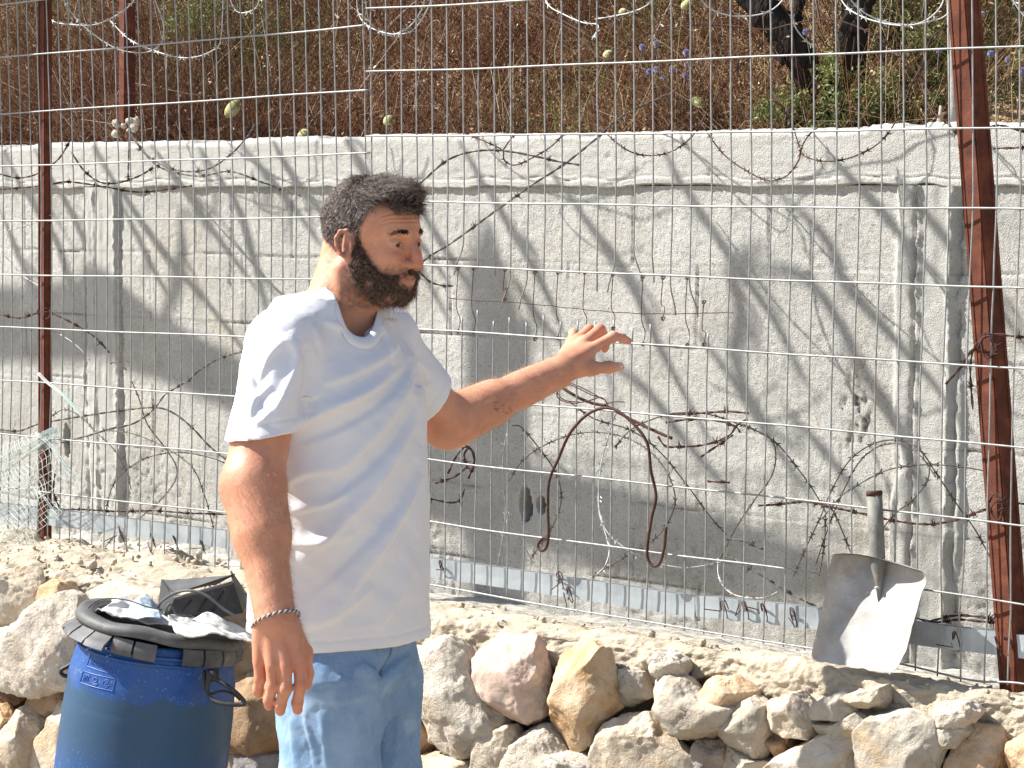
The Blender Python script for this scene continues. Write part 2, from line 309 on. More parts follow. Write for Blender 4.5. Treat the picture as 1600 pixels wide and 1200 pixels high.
def ledge():
    pp = np.arange(-2.75, 2.05, .0045); n1, n2, n3 = 70, 22, 34
    t = np.concatenate([np.linspace(0, 1, n1), 1 + np.linspace(0, 1, n2)[1:], 2 + np.linspace(0, 1, n3)[1:]])
    A, T = np.meshgrid(pp, t, indexing='ij'); Q1 = np.stack([A, A * 0, A * 0], -1)
    eo = edge_off(A); drop = .068 + .03 * noise(Q1, 7, 71) + .018 * noise(Q1, 19, 72) + .02 * sstep(.3, 1.0, A); drop = np.where(A < -.55, drop * .75 + .0, drop)
    R = .022
    u = np.clip(T, 0, 1); off = WOFF + .03 + (eo + R - WOFF - .03) * u; z = LZ - .012 * (1 - u) - .125 * sstep(-.02, .30, off)
    a = np.clip(T - 1, 0, 1) * pi / 2; off = np.where(T > 1, eo + R - R * np.sin(a), off); z = np.where(T > 1, LZ - R + R * np.cos(a), z)
    d = np.clip(T - 2, 0, 1); off = np.where(T > 2, eo + .05 * np.clip(d - .62, 0, 1) / .38 * sstep(.6, 1, d) - .006 * np.sin(d * pi), off); z = np.where(T > 2, LZ - R - drop * d, z)
    P = PT(A, z, off); nrm = np.zeros_like(P); ang = np.where(T <= 1, 0, np.where(T < 2, a, pi / 2)); nrm = np.sin(ang)[..., None] * FN + np.cos(ang)[..., None] * np.array([0, 0, 1.])
    nf = sstep(.0, .5, T)
    D = .013 * fbm(P, 9, 3, 73) + .006 * fbm(P, 34, 3, 74) + .0030 * fbm(P, 120, 3, 75) + .010 * sstep(.2, .8, noise(P, 17, 76)) * sstep(1.2, 2.0, T)
    D = D * (.55 + .45 * sstep(.8, 1.2, T)); P = P + nrm * D[..., None]
    left = sstep(-.75, -1.15, A); P[..., 2] += left * (.024 * np.abs(fbm(P, 9, 3, 77)) + .004 * fbm(P, 45, 2, 78))
    mb = MB(); mb.grid(P, c=(sstep(.30, .02, u) * (T < 1)).ravel(), flip=True); mb.build('mortar_cap', M['mortar'], rub)
    # earth and mortar core behind the stones
    A, Zz = np.meshgrid(np.arange(-2.75, 2.05, .02), np.linspace(-.05, LZ - .05, 44), indexing='ij')
    P = PT(A, Zz, edge_off(A) + .042 - .10 * (LZ - Zz)); P += (.03 * fbm(P, 8, 4, 79))[..., None] * FN; mb = MB(); mb.grid(P, flip=True); mb.build('earth_core', M['core'], rub)
ledge()
def ico(sub):
    import bmesh
    bm = bmesh.new(); bmesh.ops.create_icosphere(bm, subdivisions=sub, radius=1); V = np.array([v.co[:] for v in bm.verts]); F = np.array([[v.index for v in f.verts] for f in bm.faces]); bm.free(); return V, F
ICO = {k: ico(k) for k in (2, 3, 4, 5, 6)}
def make_stone(poly, mt, seed, fwd=.012, thick=.10, facets=9, rough=1.0, sub=6, back=.03, label=None, tilt=(0, 0)):
    r = np.random.default_rng(seed); C = np.array(poly, float); W = face_at(C[:, 0], C[:, 1], 0.0) if False else np.array([face_at(a, b, fwd) for a, b in C])
    c = W.mean(0); ex = FD; ez = np.array([0, 0, 1.])
    u = (W - c) @ ex; w = (W - c) @ ez; th = np.arctan2(w, u); rad = np.hypot(u, w); o = np.argsort(th); th, rad, u, w = th[o], rad[o], u[o], w[o]
    V, F = ICO[sub]; a = np.arctan2(V[:, 2], V[:, 0])
    # straight edges between the traced corners
    k = np.searchsorted(th, a) % len(th); k0 = (k - 1) % len(th); x0, y0, x1, y1 = u[k0], w[k0], u[k], w[k]
    dx, dy = x1 - x0, y1 - y0; ca, sa = np.cos(a), np.sin(a); den = ca * dy - sa * dx; Ra = np.abs((x0 * dy - y0 * dx) / np.where(np.abs(den) < 1e-6, 1e-6, den)); Ra = np.clip(Ra, rad.min() * .7, rad.max() * 1.05)
    y = V[:, 1]; e = 3.2; rho = (1 - np.abs(y) ** e) ** (1 / e); m = min(rad.mean(), thick)
    L = np.stack([rho * Ra * ca, y * np.where(y < 0, m * .55 + .012, back + .03), rho * Ra * sa], 1)     # y<0 faces the camera
    for q in range(facets):
        n = r.normal(size=3) * np.array([1, .8, 1]); n[1] = -abs(n[1]) - .35; n /= np.linalg.norm(n)
        d = L @ n; h = d.max() * r.uniform(.66, .9); L -= np.clip(d - h, 0, None)[:, None] * n * .92
    off = r.uniform(0, 50, 3)
    nn = L / (np.linalg.norm(L, axis=1, keepdims=True) + 1e-9); s = rad.mean()
    rdg = 1 - np.abs(fbm(L + off, 14, 3, 5))
    L += nn * (rough * (.10 * s * fbm(L + off, .9 / s, 3, 3) + .012 * s * 6 * .16 * rdg + .0035 * fbm(L + off, 32, 3, 8) + .0020 * fbm(L + off, 90, 3, 9)))[:, None]
    L[:, 0] *= 1.15; L[:, 2] *= 1.15
    P = c + L[:, :1] * FD + L[:, 2:] * ez - L[:, 1:2] * FN
    ob = add_mesh('stone', P, F, mt, rub); 
    if label: ob['label'] = label
    return ob
ST = [
 ([(-40, 905), (0, 900), (30, 888), (50, 888), (56, 915), (60, 940), (56, 955), (10, 975), (-40, 975)], 'st_cream', .035),
 ([(57, 920), (75, 911), (98, 911), (105, 925), (95, 940), (62, 945)], 'st_tan', .05),
 ([(-50, 985), (0, 985), (45, 965), (75, 945), (110, 933), (128, 938), (134, 970), (128, 1010), (110, 1060), (60, 1082), (0, 1064), (-50, 1055)], 'st_white', .05),
 ([(-60, 1110), (0, 1108), (18, 1125), (20, 1160), (8, 1215), (-60, 1220)], 'st_tan', .03),
 ([(25, 1130), (45, 1100), (62, 1128), (68, 1215), (5, 1215), (18, 1165)], 'st_cream', .03),
 ([(50, 1145), (95, 1100), (150, 1095), (150, 1215), (68, 1215)], 'st_cream', .02),
 ([(-30, 1062), (20, 1068), (35, 1090), (15, 1112), (-40, 1105)], 'st_brown', -.02),
 ([(32, 1096), (60, 1080), (100, 1075), (130, 1085), (110, 1105), (55, 1110)], 'st_brown', -.01),
 ([(120, 935), (180, 915), (260, 925), (300, 945), (280, 985), (180, 985), (130, 970)], 'st_cream', .0),
 ([(290, 950), (350, 935), (410, 950), (430, 990), (390, 1052), (350, 1062), (320, 1030)], 'st_brown', .02),
 ([(350, 1085), (400, 1058), (450, 1075), (455, 1150), (437, 1172), (385, 1168), (340, 1168)], 'st_brown', .03),
 ([(350, 1186), (400, 1172), (450, 1178), (460, 1230), (350, 1230)], 'st_dark', .02),
 ([(655, 1033), (690, 1016), (722, 1008), (742, 1030), (757, 1065), (785, 1130), (778, 1146), (735, 1168), (690, 1192), (668, 1170), (655, 1120), (646, 1080)], 'st_white', .03),
 ([(757, 1008), (780, 996), (832, 1002), (846, 1040), (851, 1085), (845, 1115), (825, 1127), (793, 1118), (756, 1078)], 'st_pink', .045),
 ([(838, 1055), (860, 1022), (908, 1014), (944, 1020), (952, 1060), (961, 1106), (936, 1126), (926, 1155), (895, 1173), (870, 1142), (853, 1108)], 'st_tan', .05),
 ([(733, 1165), (760, 1142), (800, 1139), (806, 1170), (806, 1220), (733, 1220)], 'st_cream', .04),
 ([(796, 1160), (815, 1139), (862, 1144), (882, 1172), (925, 1176), (935, 1220), (792, 1220)], 'st_white', .04),
 ([(600, 1110), (640, 1122), (666, 1158), (655, 1180), (600, 1190)], 'st_tan', .0),
 ([(600, 1188), (640, 1180), (675, 1178), (735, 1188), (735, 1230), (600, 1230)], 'st_cream', .01),
 ([(922, 1158), (945, 1132), (975, 1122), (1012, 1117), (1035, 1145), (1080, 1180), (1085, 1225), (922, 1225)], 'st_cream', .05),
 ([(1017, 1028), (1035, 1019), (1052, 1027), (1064, 1036), (1063, 1059), (1035, 1060), (1017, 1046)], 'st_white', .045),
 ([(958, 1062), (975, 1045), (1000, 1053), (1010, 1088), (988, 1100), (960, 1095)], 'st_grey', .02),
 ([(1006, 1090), (1019, 1069), (1045, 1059), (1072, 1064), (1088, 1082), (1142, 1105), (1138, 1126), (1088, 1160), (1052, 1156), (1014, 1125)], 'st_grey', .055),
 ([(1086, 1080), (1110, 1060), (1140, 1062), (1168, 1084), (1167, 1096), (1150, 1106), (1110, 1099)], 'st_tan', .05),
 ([(1128, 1126), (1145, 1110), (1175, 1091), (1196, 1105), (1201, 1150), (1180, 1181), (1150, 1169), (1130, 1146)], 'st_grey', .05),
 ([(1197, 1115), (1213, 1095), (1245, 1084), (1271, 1118), (1262, 1150), (1225, 1146), (1199, 1136)], 'st_cream', .05),
 ([(1076, 1168), (1110, 1141), (1136, 1150), (1142, 1220), (1084, 1220)], 'st_dark', .03),
 ([(1138, 1162), (1160, 1175), (1180, 1186), (1202, 1190), (1202, 1225), (1138, 1225)], 'st_grey', .03),
 ([(1200, 1147), (1232, 1150), (1233, 1180), (1215, 1188), (1203, 1168)], 'st_brown', .02),
 ([(1273, 1110), (1280, 1096), (1308, 1085), (1326, 1098), (1331, 1116), (1310, 1128), (1283, 1126)], 'st_grey', .055),
 ([(1273, 1128), (1310, 1129), (1340, 1114), (1364, 1128), (1345, 1147), (1290, 1157), (1274, 1146)], 'st_grey', .04),
 ([(1218, 1192), (1258, 1156), (1285, 1146), (1340, 1158), (1344, 1225), (1214, 1225)], 'st_cream', .05),
 ([(1319, 1092), (1345, 1079), (1374, 1075), (1377, 1096), (1370, 1108), (1345, 1103)], 'st_cream', .055),
 ([(1340, 1188), (1349, 1147), (1366, 1125), (1420, 1117), (1457, 1130), (1465, 1160), (1455, 1225), (1338, 1225)], 'st_grey', .05),
 ([(1456, 1118), (1470, 1102), (1510, 1099), (1528, 1114), (1515, 1132), (1460, 1137)], 'st_white', .055),
 ([(1460, 1152), (1475, 1136), (1500, 1130), (1508, 1145), (1490, 1166), (1464, 1166)], 'st_grey', .055),
 ([(1475, 1172), (1520, 1132), (1560, 1140), (1584, 1172), (1578, 1225), (1468, 1225)], 'st_tan', .0),
 ([(1580, 1165), (1600, 1152), (1650, 1160), (1660, 1225), (1580, 1225)], 'st_tan', .045),
 ([(1600, 1125), (1660, 1120), (1720, 1150), (1700, 1190), (1650, 1165)], 'st_grey', .02),
 ([(1206, 1186), (1218, 1182), (1226, 1200), (1220, 1225), (1202, 1225)], 'st_tan', .02),
]
for i, (poly, mt, fw) in enumerate(ST):
    make_stone(poly, M[mt], 100 + i, fwd=fw, facets=5 if mt in ('st_white',) else 8, rough=1.25 if mt == 'st_white' else .9)
# lower courses below the photograph's frame, coarser
for q in range(34):
    px = -420 + (q % 12) * 200 + 60 * ((q // 12) % 2); pyy = 1290 + 150 * (q // 12); w, h = 98, 74
    make_stone([(px - w, pyy - 20), (px - 50, pyy - h), (px + 60, pyy - h + 8), (px + w, pyy), (px + 70, pyy + h), (px - 60, pyy + h - 6)], M[('st_cream', 'st_grey', 'st_tan', 'st_white')[q % 4]], 300 + q, fwd=.02, sub=4, facets=7)
# loose crumbs of mortar on the ledge: nobody could count them
def crumbs():
    mb = MB(); V, F = ICO[2]; r = np.random.default_rng(5)
    for i in range(900):
        p = r.uniform(-2.7, 1.9)
        if i < 350: p = r.uniform(-2.7, -.7)
        o = edge_off(p); off = o + .015 + r.uniform(0, 1) ** 1.4 * (.62 - o); u = (WOFF + .03 - off) / (WOFF + .03 - o)
        zz = LZ - .012 * (1 - u) - .125 * float(sstep(-.02, .30, off)) + (.014 if p < -1.0 else .0); s = r.uniform(.002, .006) * (2.0 if r.random() < .04 else 1)
        q = V * s * r.uniform(.6, 1.3, 3) * (1 + .25 * r.normal(size=(len(V), 1)))
        mb.add(q + PT(p, zz + s * .4, off), F)
    tag(mb.build('mortar_crumbs', M['st_cream']), kind='stuff')
crumbs()
# ------------------------------------------------------------ fence
fence = thing('wire_fence', 'galvanised welded wire mesh fence on rusty angle iron posts along the mortar ledge', 'fence', onp(800, 940))
XR = [580, 603.5, 627.5, 651, 675.5, 699, 724, 747.5, 772.5, 798, 824.5, 851, 878, 906, 933.5, 962, 991, 1020, 1050, 1079.5, 1111, 1142, 1173.5, 1205, 1238, 1272, 1307, 1342, 1377, 1412, 1447, 1483, 1520, 1557, 1594, 1633, 1673, 1714, 1756]
XL = [-108, -92, -76, -60, -45, -30, -14, 1, 15, 31, 46, 61, 77, 95, 111, 128.5, 146, 164, 182, 201, 220, 240, 260.5, 279, 299, 319, 340, 360, 380, 400.5, 420, 438, 459, 480, 502, 524, 547, 570]
ROWR = [[(572, -88), (800, -105), (1200, -150), (1760, -205)], [(572, 13), (800, 2), (1200, -30), (1760, -70)], [(572, 112), (800, 105), (1200, 88), (1600, 72), (1760, 66)], [(572, 213), (800, 211), (1200, 206), (1600, 199), (1760, 197)],
        [(576, 312), (662, 315), (1200, 323.5), (1600, 326), (1760, 328)], [(576, 410), (662, 414), (1200, 437), (1600, 450), (1760, 456)], [(576, 510), (720, 518), (1200, 551), (1600, 576), (1760, 587)],
        [(576, 607), (700, 617), (834, 632), (1220, 664.5), (1600, 700), (1760, 716)], [(576, 708), (652, 715.5), (780, 731), (1220, 778), (1600, 822), (1760, 842)], [(576, 802), (660, 813), (780, 831), (1030, 864), (1220, 888), (1600, 945), (1760, 972)],
        [(576, 901), (660, 912), (850, 945), (1030, 975), (1265, 1013), (1407, 1037), (1520, 1063), (1600, 1069), (1760, 1098)]]
ROWL = [[(-110, -60), (300, -110), (575, -140)], [(-110, 20), (60, 0), (300, -28), (575, -60)], [(-110, 98), (0, 90), (400, 56), (572, 39)], [(-110, 184), (0, 178), (400, 152), (576, 140)], [(-110, 263), (0, 260), (400, 246), (578, 239)], [(-110, 346), (0, 345), (400, 341), (574, 338)],
        [(-110, 427), (0, 429), (400, 435), (574, 438)], [(-110, 507), (0, 511), (385, 526.5), (574, 535)], [(-110, 587), (0, 594), (80, 599), (357, 619), (574, 634)], [(-110, 665), (0, 678), (357, 709), (574, 732)], [(-110, 745), (0, 760), (75, 770), (352, 801), (574, 828)], [(-110, 826), (0, 845), (50, 852), (350, 891), (574, 902)]]
def colx(x, y, side):
    if side == 'L': return x + np.interp(y, [-200, 0, 150, 300, 600, 900], [-10, -5, 0, 4, 3, -4]) * (1 - .4 * sstep(400, 570, x))
    return x + np.interp(y, [-200, 150, 300, 600, 900, 1080], [-2, 0, 1, -3, -6, -9]) + np.interp(y, [-200, 150, 300, 600, 900, 1080], [0, 0, 0, -1, -1.2, -1.4]) * (x - 800) / 100
def panel(XS, ROWS, side, cut=None):
    mb = MB(); r = np.random.default_rng(3)
    for row in ROWS:
        P = smooth_curve(np.array(row, float), 60); P[:, 1] += .5 * np.sin(P[:, 0] * .021 + row[0][1]); mb.tube(onp(P[:, 0], P[:, 1], -.0035), .0021, 8)
    bot = np.array(ROWS[-1], float); top = np.array(ROWS[0], float)
    for i, x in enumerate(XS):
        yb = np.interp(x, bot[:, 0], bot[:, 1]) + 2; yt = np.interp(x, top[:, 0], top[:, 1]) - 2
        segs = [(yt, yb, 0)]
        if cut and cut[0] < x < cut[1]:
            r5 = np.interp(x, *np.array(ROWS[5], float).T); r6 = np.interp(x, *np.array(ROWS[6], float).T)
            k = r.integers(0, 4)
            segs = [(yt, r5 + [4, 30, 62, 12][k], [0, 1, 1, -1][k]), (r6 - r.uniform(18, 40), yb, 0)]
        for (a, b, bend) in segs:
            y = np.linspace(a, b, max(6, int(abs(b - a) / 12))); xx = colx(x, y, side) + .7 * np.sin(y * .013 + i * 1.7) * sstep(200, 700, y)
            if bend: xx = xx + bend * 14 * sstep(b - 50, b, y) ** 1.0 * np.cos(i)
            off = .002 * np.sin(y * .01 + i) + (bend != 0) * .02 * sstep(b - 50, b, y)
            if x > 1330 and side == 'R': xx = xx + 5 * np.exp(-((y - 960) / 40) ** 2) * np.sin(i * 2.3)
            xx = xx + .5 * noise(np.stack([y * .02, y * 0 + i * 3.7, y * 0], -1), 1, 55); mb.tube(onp(xx, y, off), .0018, 7)
    return mb.build('mesh_panel', M['galv'], fence)
panel(XR, ROWR, 'R', cut=(715, 1115)); panel(XL, ROWL, 'L')
# posts: angle iron, two flanges
def angle_post(a, b, parent, name='post', w1=.05, w2=.05, off=.012, mtl=None, q1=None):
    """a,b: pixel ends on the plane `off` behind the fence; flange one faces the sun on the left, the other runs back to the right"""
    A = onp(a[0], a[1], off); B = onp(b[0], b[1], off); d = (B - A) / np.linalg.norm(B - A)
    e1 = q1 if q1 is not None else np.array([-.80, -.60, 0.]); e1 = e1 - d * (e1 @ d); e1 /= np.linalg.norm(e1); e2 = np.cross(d, e1); 
    if e2[0] < 0: e2 = -e2
    t = .0025; mb = MB(); mid = (A + B) / 2; h = (A - B) / 2
    mb.box(mid + e1 * w1 / 2, e1 * w1 / 2, e2 * t, h); mb.box(mid + e2 * (w2 / 2 + t), e2 * (w2 / 2), e1 * t, h)
    return mb.build(name, mtl or M['rust'], parent, smooth=False)
def u_post(tl, bl, wl, wd, parent, off=.010):
    """tl/bl: pixel of the ridge line at top and bottom; wl, wd: metres of the flange left of the ridge and right of it"""
    A = onp(tl[0], tl[1], off); B = onp(bl[0], bl[1], off); d = (B - A) / np.linalg.norm(B - A); mb = MB(); t = .0028
    for (e, w) in ((np.array([-.62, .78, 0.]), wl), (np.array([.86, .51, 0.]), wd)):
        e = e - d * (e @ d); e /= np.linalg.norm(e); n = np.cross(d, e); mb.box((A + B) / 2 + e * w / 2, e * w / 2, n * t, (A - B) / 2)
        mb.box((A + B) / 2 + e * w, e * .0032, n * t * 1.6, (A - B) / 2 * .9995)
    return mb.build('post', M['rust'], parent, smooth=False)
u_post((70, -260), (70, 870), .028, .015, fence)
u_post((1488, -260), (1590, 1082), .036, .032, fence)
# bottom rail, a shallow galvanised channel in three lengths
def rail(pts, hpx):
    P = smooth_curve(np.array(pts, float), 50); C = onp(P[:, 0], P[:, 1], .014); mb = MB(); hh = .0225; lip = .016; prof = [(-hh, lip), (-hh, 0), (0, .0006), (hh, 0), (hh, lip)]
    G = np.stack([C + np.array([0, 0, a]) - b * FN for a, b in prof], 1); mb.grid(G); mb.grid(G - .0015 * FN, flip=True); return mb.build('bottom_rail', M['rail'], fence, smooth=False)
rail([(-120, 785), (60, 806), (357, 844), (505, 863)], 24); rail([(507, 866), (657, 885), (900, 920), (1085, 949)], 25)
rail([(1088, 947), (1265, 966), (1430, 990), (1600, 1011), (1760, 1033)], 30)
# ------------------------------------------------------------ implicit surfaces -> mesh
class Prim:
    def __init__(s, kind, k=.01, sub=False, **a): s.kind = kind; s.k = k; s.sub = sub; s.a = a; s.c, s.R = getattr(s, 'b_' + kind)()
    def b_cap(s):
        a, b, r1, r2 = s.a['a'], s.a['b'], s.a['r1'], s.a['r2']; return (a + b) / 2, np.linalg.norm(a - b) / 2 + max(r1, r2)
    def b_ell(s): return s.a['c'], max(s.a['r'])
    def b_stack(s): return s.a['c'], s.a['bound']
    def d(s, P):
        A = s.a
        if s.kind == 'cap':
            ba = A['b'] - A['a']; pa = P - A['a']; h = np.clip(pa @ ba / (ba @ ba), 0, 1)
            return np.linalg.norm(pa - h[:, None] * ba, axis=1) - (A['r1'] + (A['r2'] - A['r1']) * h)
        if s.kind == 'ell':
            q = (P - A['c']) @ A['M'].T; r = np.asarray(A['r']); k0 = np.linalg.norm(q / r, axis=1); k1 = np.linalg.norm(q / (r * r), axis=1)
            return np.where(k0 < 1e-3, -r.min(), k0 * (k0 - 1) / np.maximum(k1, 1e-6))
        if s.kind == 'stack':    # elliptical sections stacked along z in a turned frame
            z = P[:, 2]; T = A['tab']; a = np.interp(z, T[:, 0], T[:, 1]); b = np.interp(z, T[:, 0], T[:, 2]); cu = np.interp(z, T[:, 0], T[:, 3]); cv = np.interp(z, T[:, 0], T[:, 4])
            D = P - A['c']; u = D @ A['U'] - cu; v = D @ A['V'] - cv; e = A.get('e', 2.0)
            q = (np.abs(u / a) ** e + np.abs(v / b) ** e) ** (1 / e); d = (q - 1) * np.minimum(a, b) * .95
            return np.maximum(d, np.maximum(T[0, 0] - z, z - T[-1, 0]))
I3 = np.eye(3)
def cap(a, b, r1, r2=None, k=.012, sub=False): return Prim('cap', k, sub, a=np.array(a, float), b=np.array(b, float), r1=r1, r2=r1 if r2 is None else r2)
def ell(c, r, M3=I3, k=.012, sub=False): return Prim('ell', k, sub, c=np.array(c, float), r=r, M=M3)
def evals(prims, P):
    d = np.full(len(P), 1e3)
    for p in prims:
        q = p.d(P); k = p.k
        if p.sub: h = np.clip(.5 - .5 * (d + q) / k, 0, 1); d = d * (1 - h) - q * h + k * h * (1 - h)
        else: h = np.clip(.5 + .5 * (q - d) / k, 0, 1); d = q * (1 - h) + d * h - k * h * (1 - h)
    return d
def surface(prims, h, post=None, B=20, region=None, pad=.02):
    """naive surface nets over sparse blocks; returns V, quads"""
    adds = [p for p in prims if not p.sub]
    lo = np.min([p.c - p.R for p in adds], 0) - pad; hi = np.max([p.c + p.R for p in adds], 0) + pad
    if region is not None: lo = np.maximum(lo, region[0]); hi = np.minimum(hi, region[1])
    n = np.ceil((hi - lo) / (h * B)).astype(int); bs = h * B; rad = bs * .8661
    ids, cv, ce = [], [], []; faces = []; dim = n * B + 2
    g = np.stack(np.meshgrid(*[np.arange(B + 1)] * 3, indexing='ij'), -1)
    gid = lambda c: (c[..., 0] * dim[1] + c[..., 1]) * dim[2] + c[..., 2]
    for bi in range(n[0]):
        for bj in range(n[1]):
            for bk in range(n[2]):
                o = np.array([bi, bj, bk]) * B; c = lo + (o + B / 2) * h
                use = []; near = False
                for p in prims:
                    dd = np.linalg.norm(c - p.c) - p.R
                    if dd < rad + .03:
                        use.append(p)
                        if not p.sub: near = True
                if not near: continue
                dc = evals(use, c[None])[0]
                if dc > rad * 1.35 + .03 or dc < -rad * 1.9 - .03: continue
                P = lo + (o + g) * h; d = evals(use, P.reshape(-1, 3))
                if post is not None: d = post(P.reshape(-1, 3), d)
                d = d.reshape(B + 1, B + 1, B + 1)
                if d.min() > 0 or d.max() < 0: continue
                s = d < 0; cnt = np.zeros((B, B, B)); pos = np.zeros((B, B, B, 3))
                for ax in range(3):
                    for u in (0, 1):
                        for v in (0, 1):
                            sl0 = [0, 0, 0]; oth = [x for x in range(3) if x != ax]; sl0[oth[0]] = u; sl0[oth[1]] = v
                            A = d[sl0[0]:sl0[0] + B, sl0[1]:sl0[1] + B, sl0[2]:sl0[2] + B]; s1 = list(sl0); s1[ax] += 1
                            C = d[s1[0]:s1[0] + B, s1[1]:s1[1] + B, s1[2]:s1[2] + B]; m = (A < 0) != (C < 0); t = np.where(m, A / np.where(m, A - C, 1), 0)
                            cnt += m
                            for q in range(3): pos[..., q] += m * ((t if q == ax else sl0[q]))
                mk = cnt > 0; I = np.argwhere(mk); V = lo + (o + I + pos[mk] / cnt[mk][:, None]) * h
                ids.append(gid(o + I)); cv.append(V)
                for ax in range(3):
                    oth = [x for x in range(3) if x != ax]; a = s[:B, :B, :B]; e = [slice(0, B)] * 3; e[ax] = slice(1, B + 1); b = s[tuple(e)]
                    E = np.argwhere(a != b); 
                    if not len(E): continue
                    flip = a[tuple(E.T)]; G = o + E; c0 = G.copy(); q = []
                    for (u, v) in ((0, 0), (-1, 0), (-1, -1), (0, -1)):
                        c0 = G.copy(); c0[:, oth[0]] += u; c0[:, oth[1]] += v; q.append(gid(c0))
                    Q = np.stack(q, 1); fl = flip if ax != 1 else ~flip; Q[~fl] = Q[~fl][:, ::-1]; faces.append(Q)
    ids = np.concatenate(ids); V = np.concatenate(cv); F = np.concatenate(faces)
    uid, first = np.unique(ids, return_index=True); V = V[first]; k = np.searchsorted(uid, F); k = np.clip(k, 0, len(uid) - 1); ok = (uid[k] == F).all(1)
    return V, k[ok]
def vnormals(V, F):
    n = np.cross(V[F[:, 2]] - V[F[:, 0]], V[F[:, -1]] - V[F[:, 1]]); N = np.zeros_like(V)
    for q in range(F.shape[1]): np.add.at(N, F[:, q], n)
    return N / (np.linalg.norm(N, axis=1, keepdims=True) + 1e-12)
def relax(V, F, it=2, lam=.5, mask=None):
    e = np.concatenate([F[:, [i, (i + 1) % F.shape[1]]] for i in range(F.shape[1])]); e = np.concatenate([e, e[:, ::-1]])
    cnt = np.bincount(e[:, 0], minlength=len(V))[:, None] + 1e-9
    for _ in range(it):
        A = np.stack([np.bincount(e[:, 0], V[e[:, 1], q], len(V)) for q in range(3)], 1) / cnt
        w = lam if mask is None else lam * mask[:, None]; V = V + (A - V) * w
    return V
# ------------------------------------------------------------ the man
HYAW = radians(33); ZH = 3.98
HC = atz(581, 378, ZH)                       # head centre at eye level
hf = np.array([cos(HYAW), -sin(HYAW), 0]); hl = np.array([sin(HYAW), cos(HYAW), 0]); hu = np.array([0, 0, 1.])   # forward, his left, up
hp = radians(2); hf2 = hf * cos(hp) - hu * sin(hp); hu2 = hu * cos(hp) + hf * sin(hp); hf, hu = hf2, hu2
HM = np.stack([hf, hl, hu])                  # world -> head local: q = HM @ (P-HC)
def H(x, y, z): return HC + x * hf + y * hl + z * hu
def hrot(ax, deg):
    a = radians(deg); c, s = cos(a), sin(a)
    R = {'x': [[1, 0, 0], [0, c, -s], [0, s, c]], 'y': [[c, 0, s], [0, 1, 0], [-s, 0, c]], 'z': [[c, -s, 0], [s, c, 0], [0, 0, 1]]}[ax]; return np.array(R)
def hell(x, y, z, r, k=.012, sub=False, R=None): return ell(H(x, y, z), r, HM if R is None else R.T @ HM, k, sub)
def hcap(a, b, r1, r2=None, k=.012, sub=False): return cap(H(*a), H(*b), r1, r2, k, sub)
TYAW = radians(40); tv = np.array([cos(TYAW), -sin(TYAW), 0]); tu = np.array([sin(TYAW), cos(TYAW), 0])      # torso forward, his left
TC = atz(527, 800, 4.00).copy(); TC[2] = 0
SHR = atz(434, 536, 3.845); SHL = atz(603, 530, 4.12); ELR = atz(396, 752, 3.75); WRR = atz(430, 966, 3.66)
ELL = atz(697, 662, 4.26); WRL = atz(872, 582, 4.40)
head = [hell(-.004, 0, .035, (.089, .073, .081)), hell(.032, 0, .030, (.055, .064, .058), .02), hell(.028, 0, -.03, (.058, .054, .063), .02), hell(.020, 0, -.072, (.056, .052, .034), .02),
        hell(.054, 0, -.088, (.022, .022, .020), .018)]
for s in (-1, 1):
    head += [hcap((-.018, s * .056, -.045), (.050, s * .026, -.092), .016, .016, .02), hell(.056, s * .037, -.027, (.027, .017, .022), .024), hcap((.0845, s * .010, .020), (.069, s * .043, .019), .0095, .0085, .009)]
head += [hell(.064, 0, -.060, (.024, .030, .027), .016), hcap((.083, 0, .012), (.0995, 0, -.020), .0078, .0105, .010), hell(.101, 0, -.0355, (.0125, .0120, .0125), k=.008)]
for s in (-1, 1):
    head += [hell(.090, s * .0145, -.037, (.0125, .0075, .0085), .006), hell(.0925, s * .033, .001, (.018, .018, .0115), .012, True), hell(.069, s * .032, .0, (.0150, .0160, .0140), .004),
             hell(.085, s * .033, -.0010, (.010, .0135, .0024), .0012, True), hcap((.081, s * .020, .0095), (.073, s * .046, .0065), .0013, .0010, .0035, True), hcap((.080, s * .022, -.0150), (.070, s * .042, -.0135), .0012, .0010, .004, True), hcap((.0825, s * .0210, -.029), (.0820, s * .0220, -.038), .0012, .0010, .004, True), hcap((.078, s * .020, .0075), (.074, s * .045, .005), .0035, .003, .004), hcap((.079, s * .020, -.0105), (.073, s * .044, -.010), .0032, .0028, .005)]
head += [hcap((.0845, -.004, -.0570), (.073, -.024, -.0610), .0046, .0030, .005), hcap((.0845, .004, -.0570), (.073, .024, -.0610), .0046, .0030, .005), hcap((.083, 0, -.0690), (.072, -.021, -.0645), .0048, .0030, .005), hcap((.083, 0, -.0680), (.072, .021, -.0645), .0048, .0030, .005)]
head += [hcap((.092, 0, -.0622), (.077, -.024, -.0628), .0018, .0012, .002, True), hcap((.092, 0, -.0622), (.077, .024, -.0628), .0018, .0012, .002, True)]
for s in (-1, 1): head += [hell(.0955, s * .0095, -.0465, (.0062, .0042, .0042), .002, True)]
def earpt(s, u, v, o=0): # u forward, v up inside the ear plane, o outward
    c, q = cos(radians(24)), sin(radians(24)); uu = u * .97 + v * -.12; vv = v + u * .12; return (.002 + uu * .88 * c + o * q * 0, s * (.0740 - uu * q + o), -.006 + vv * .90)
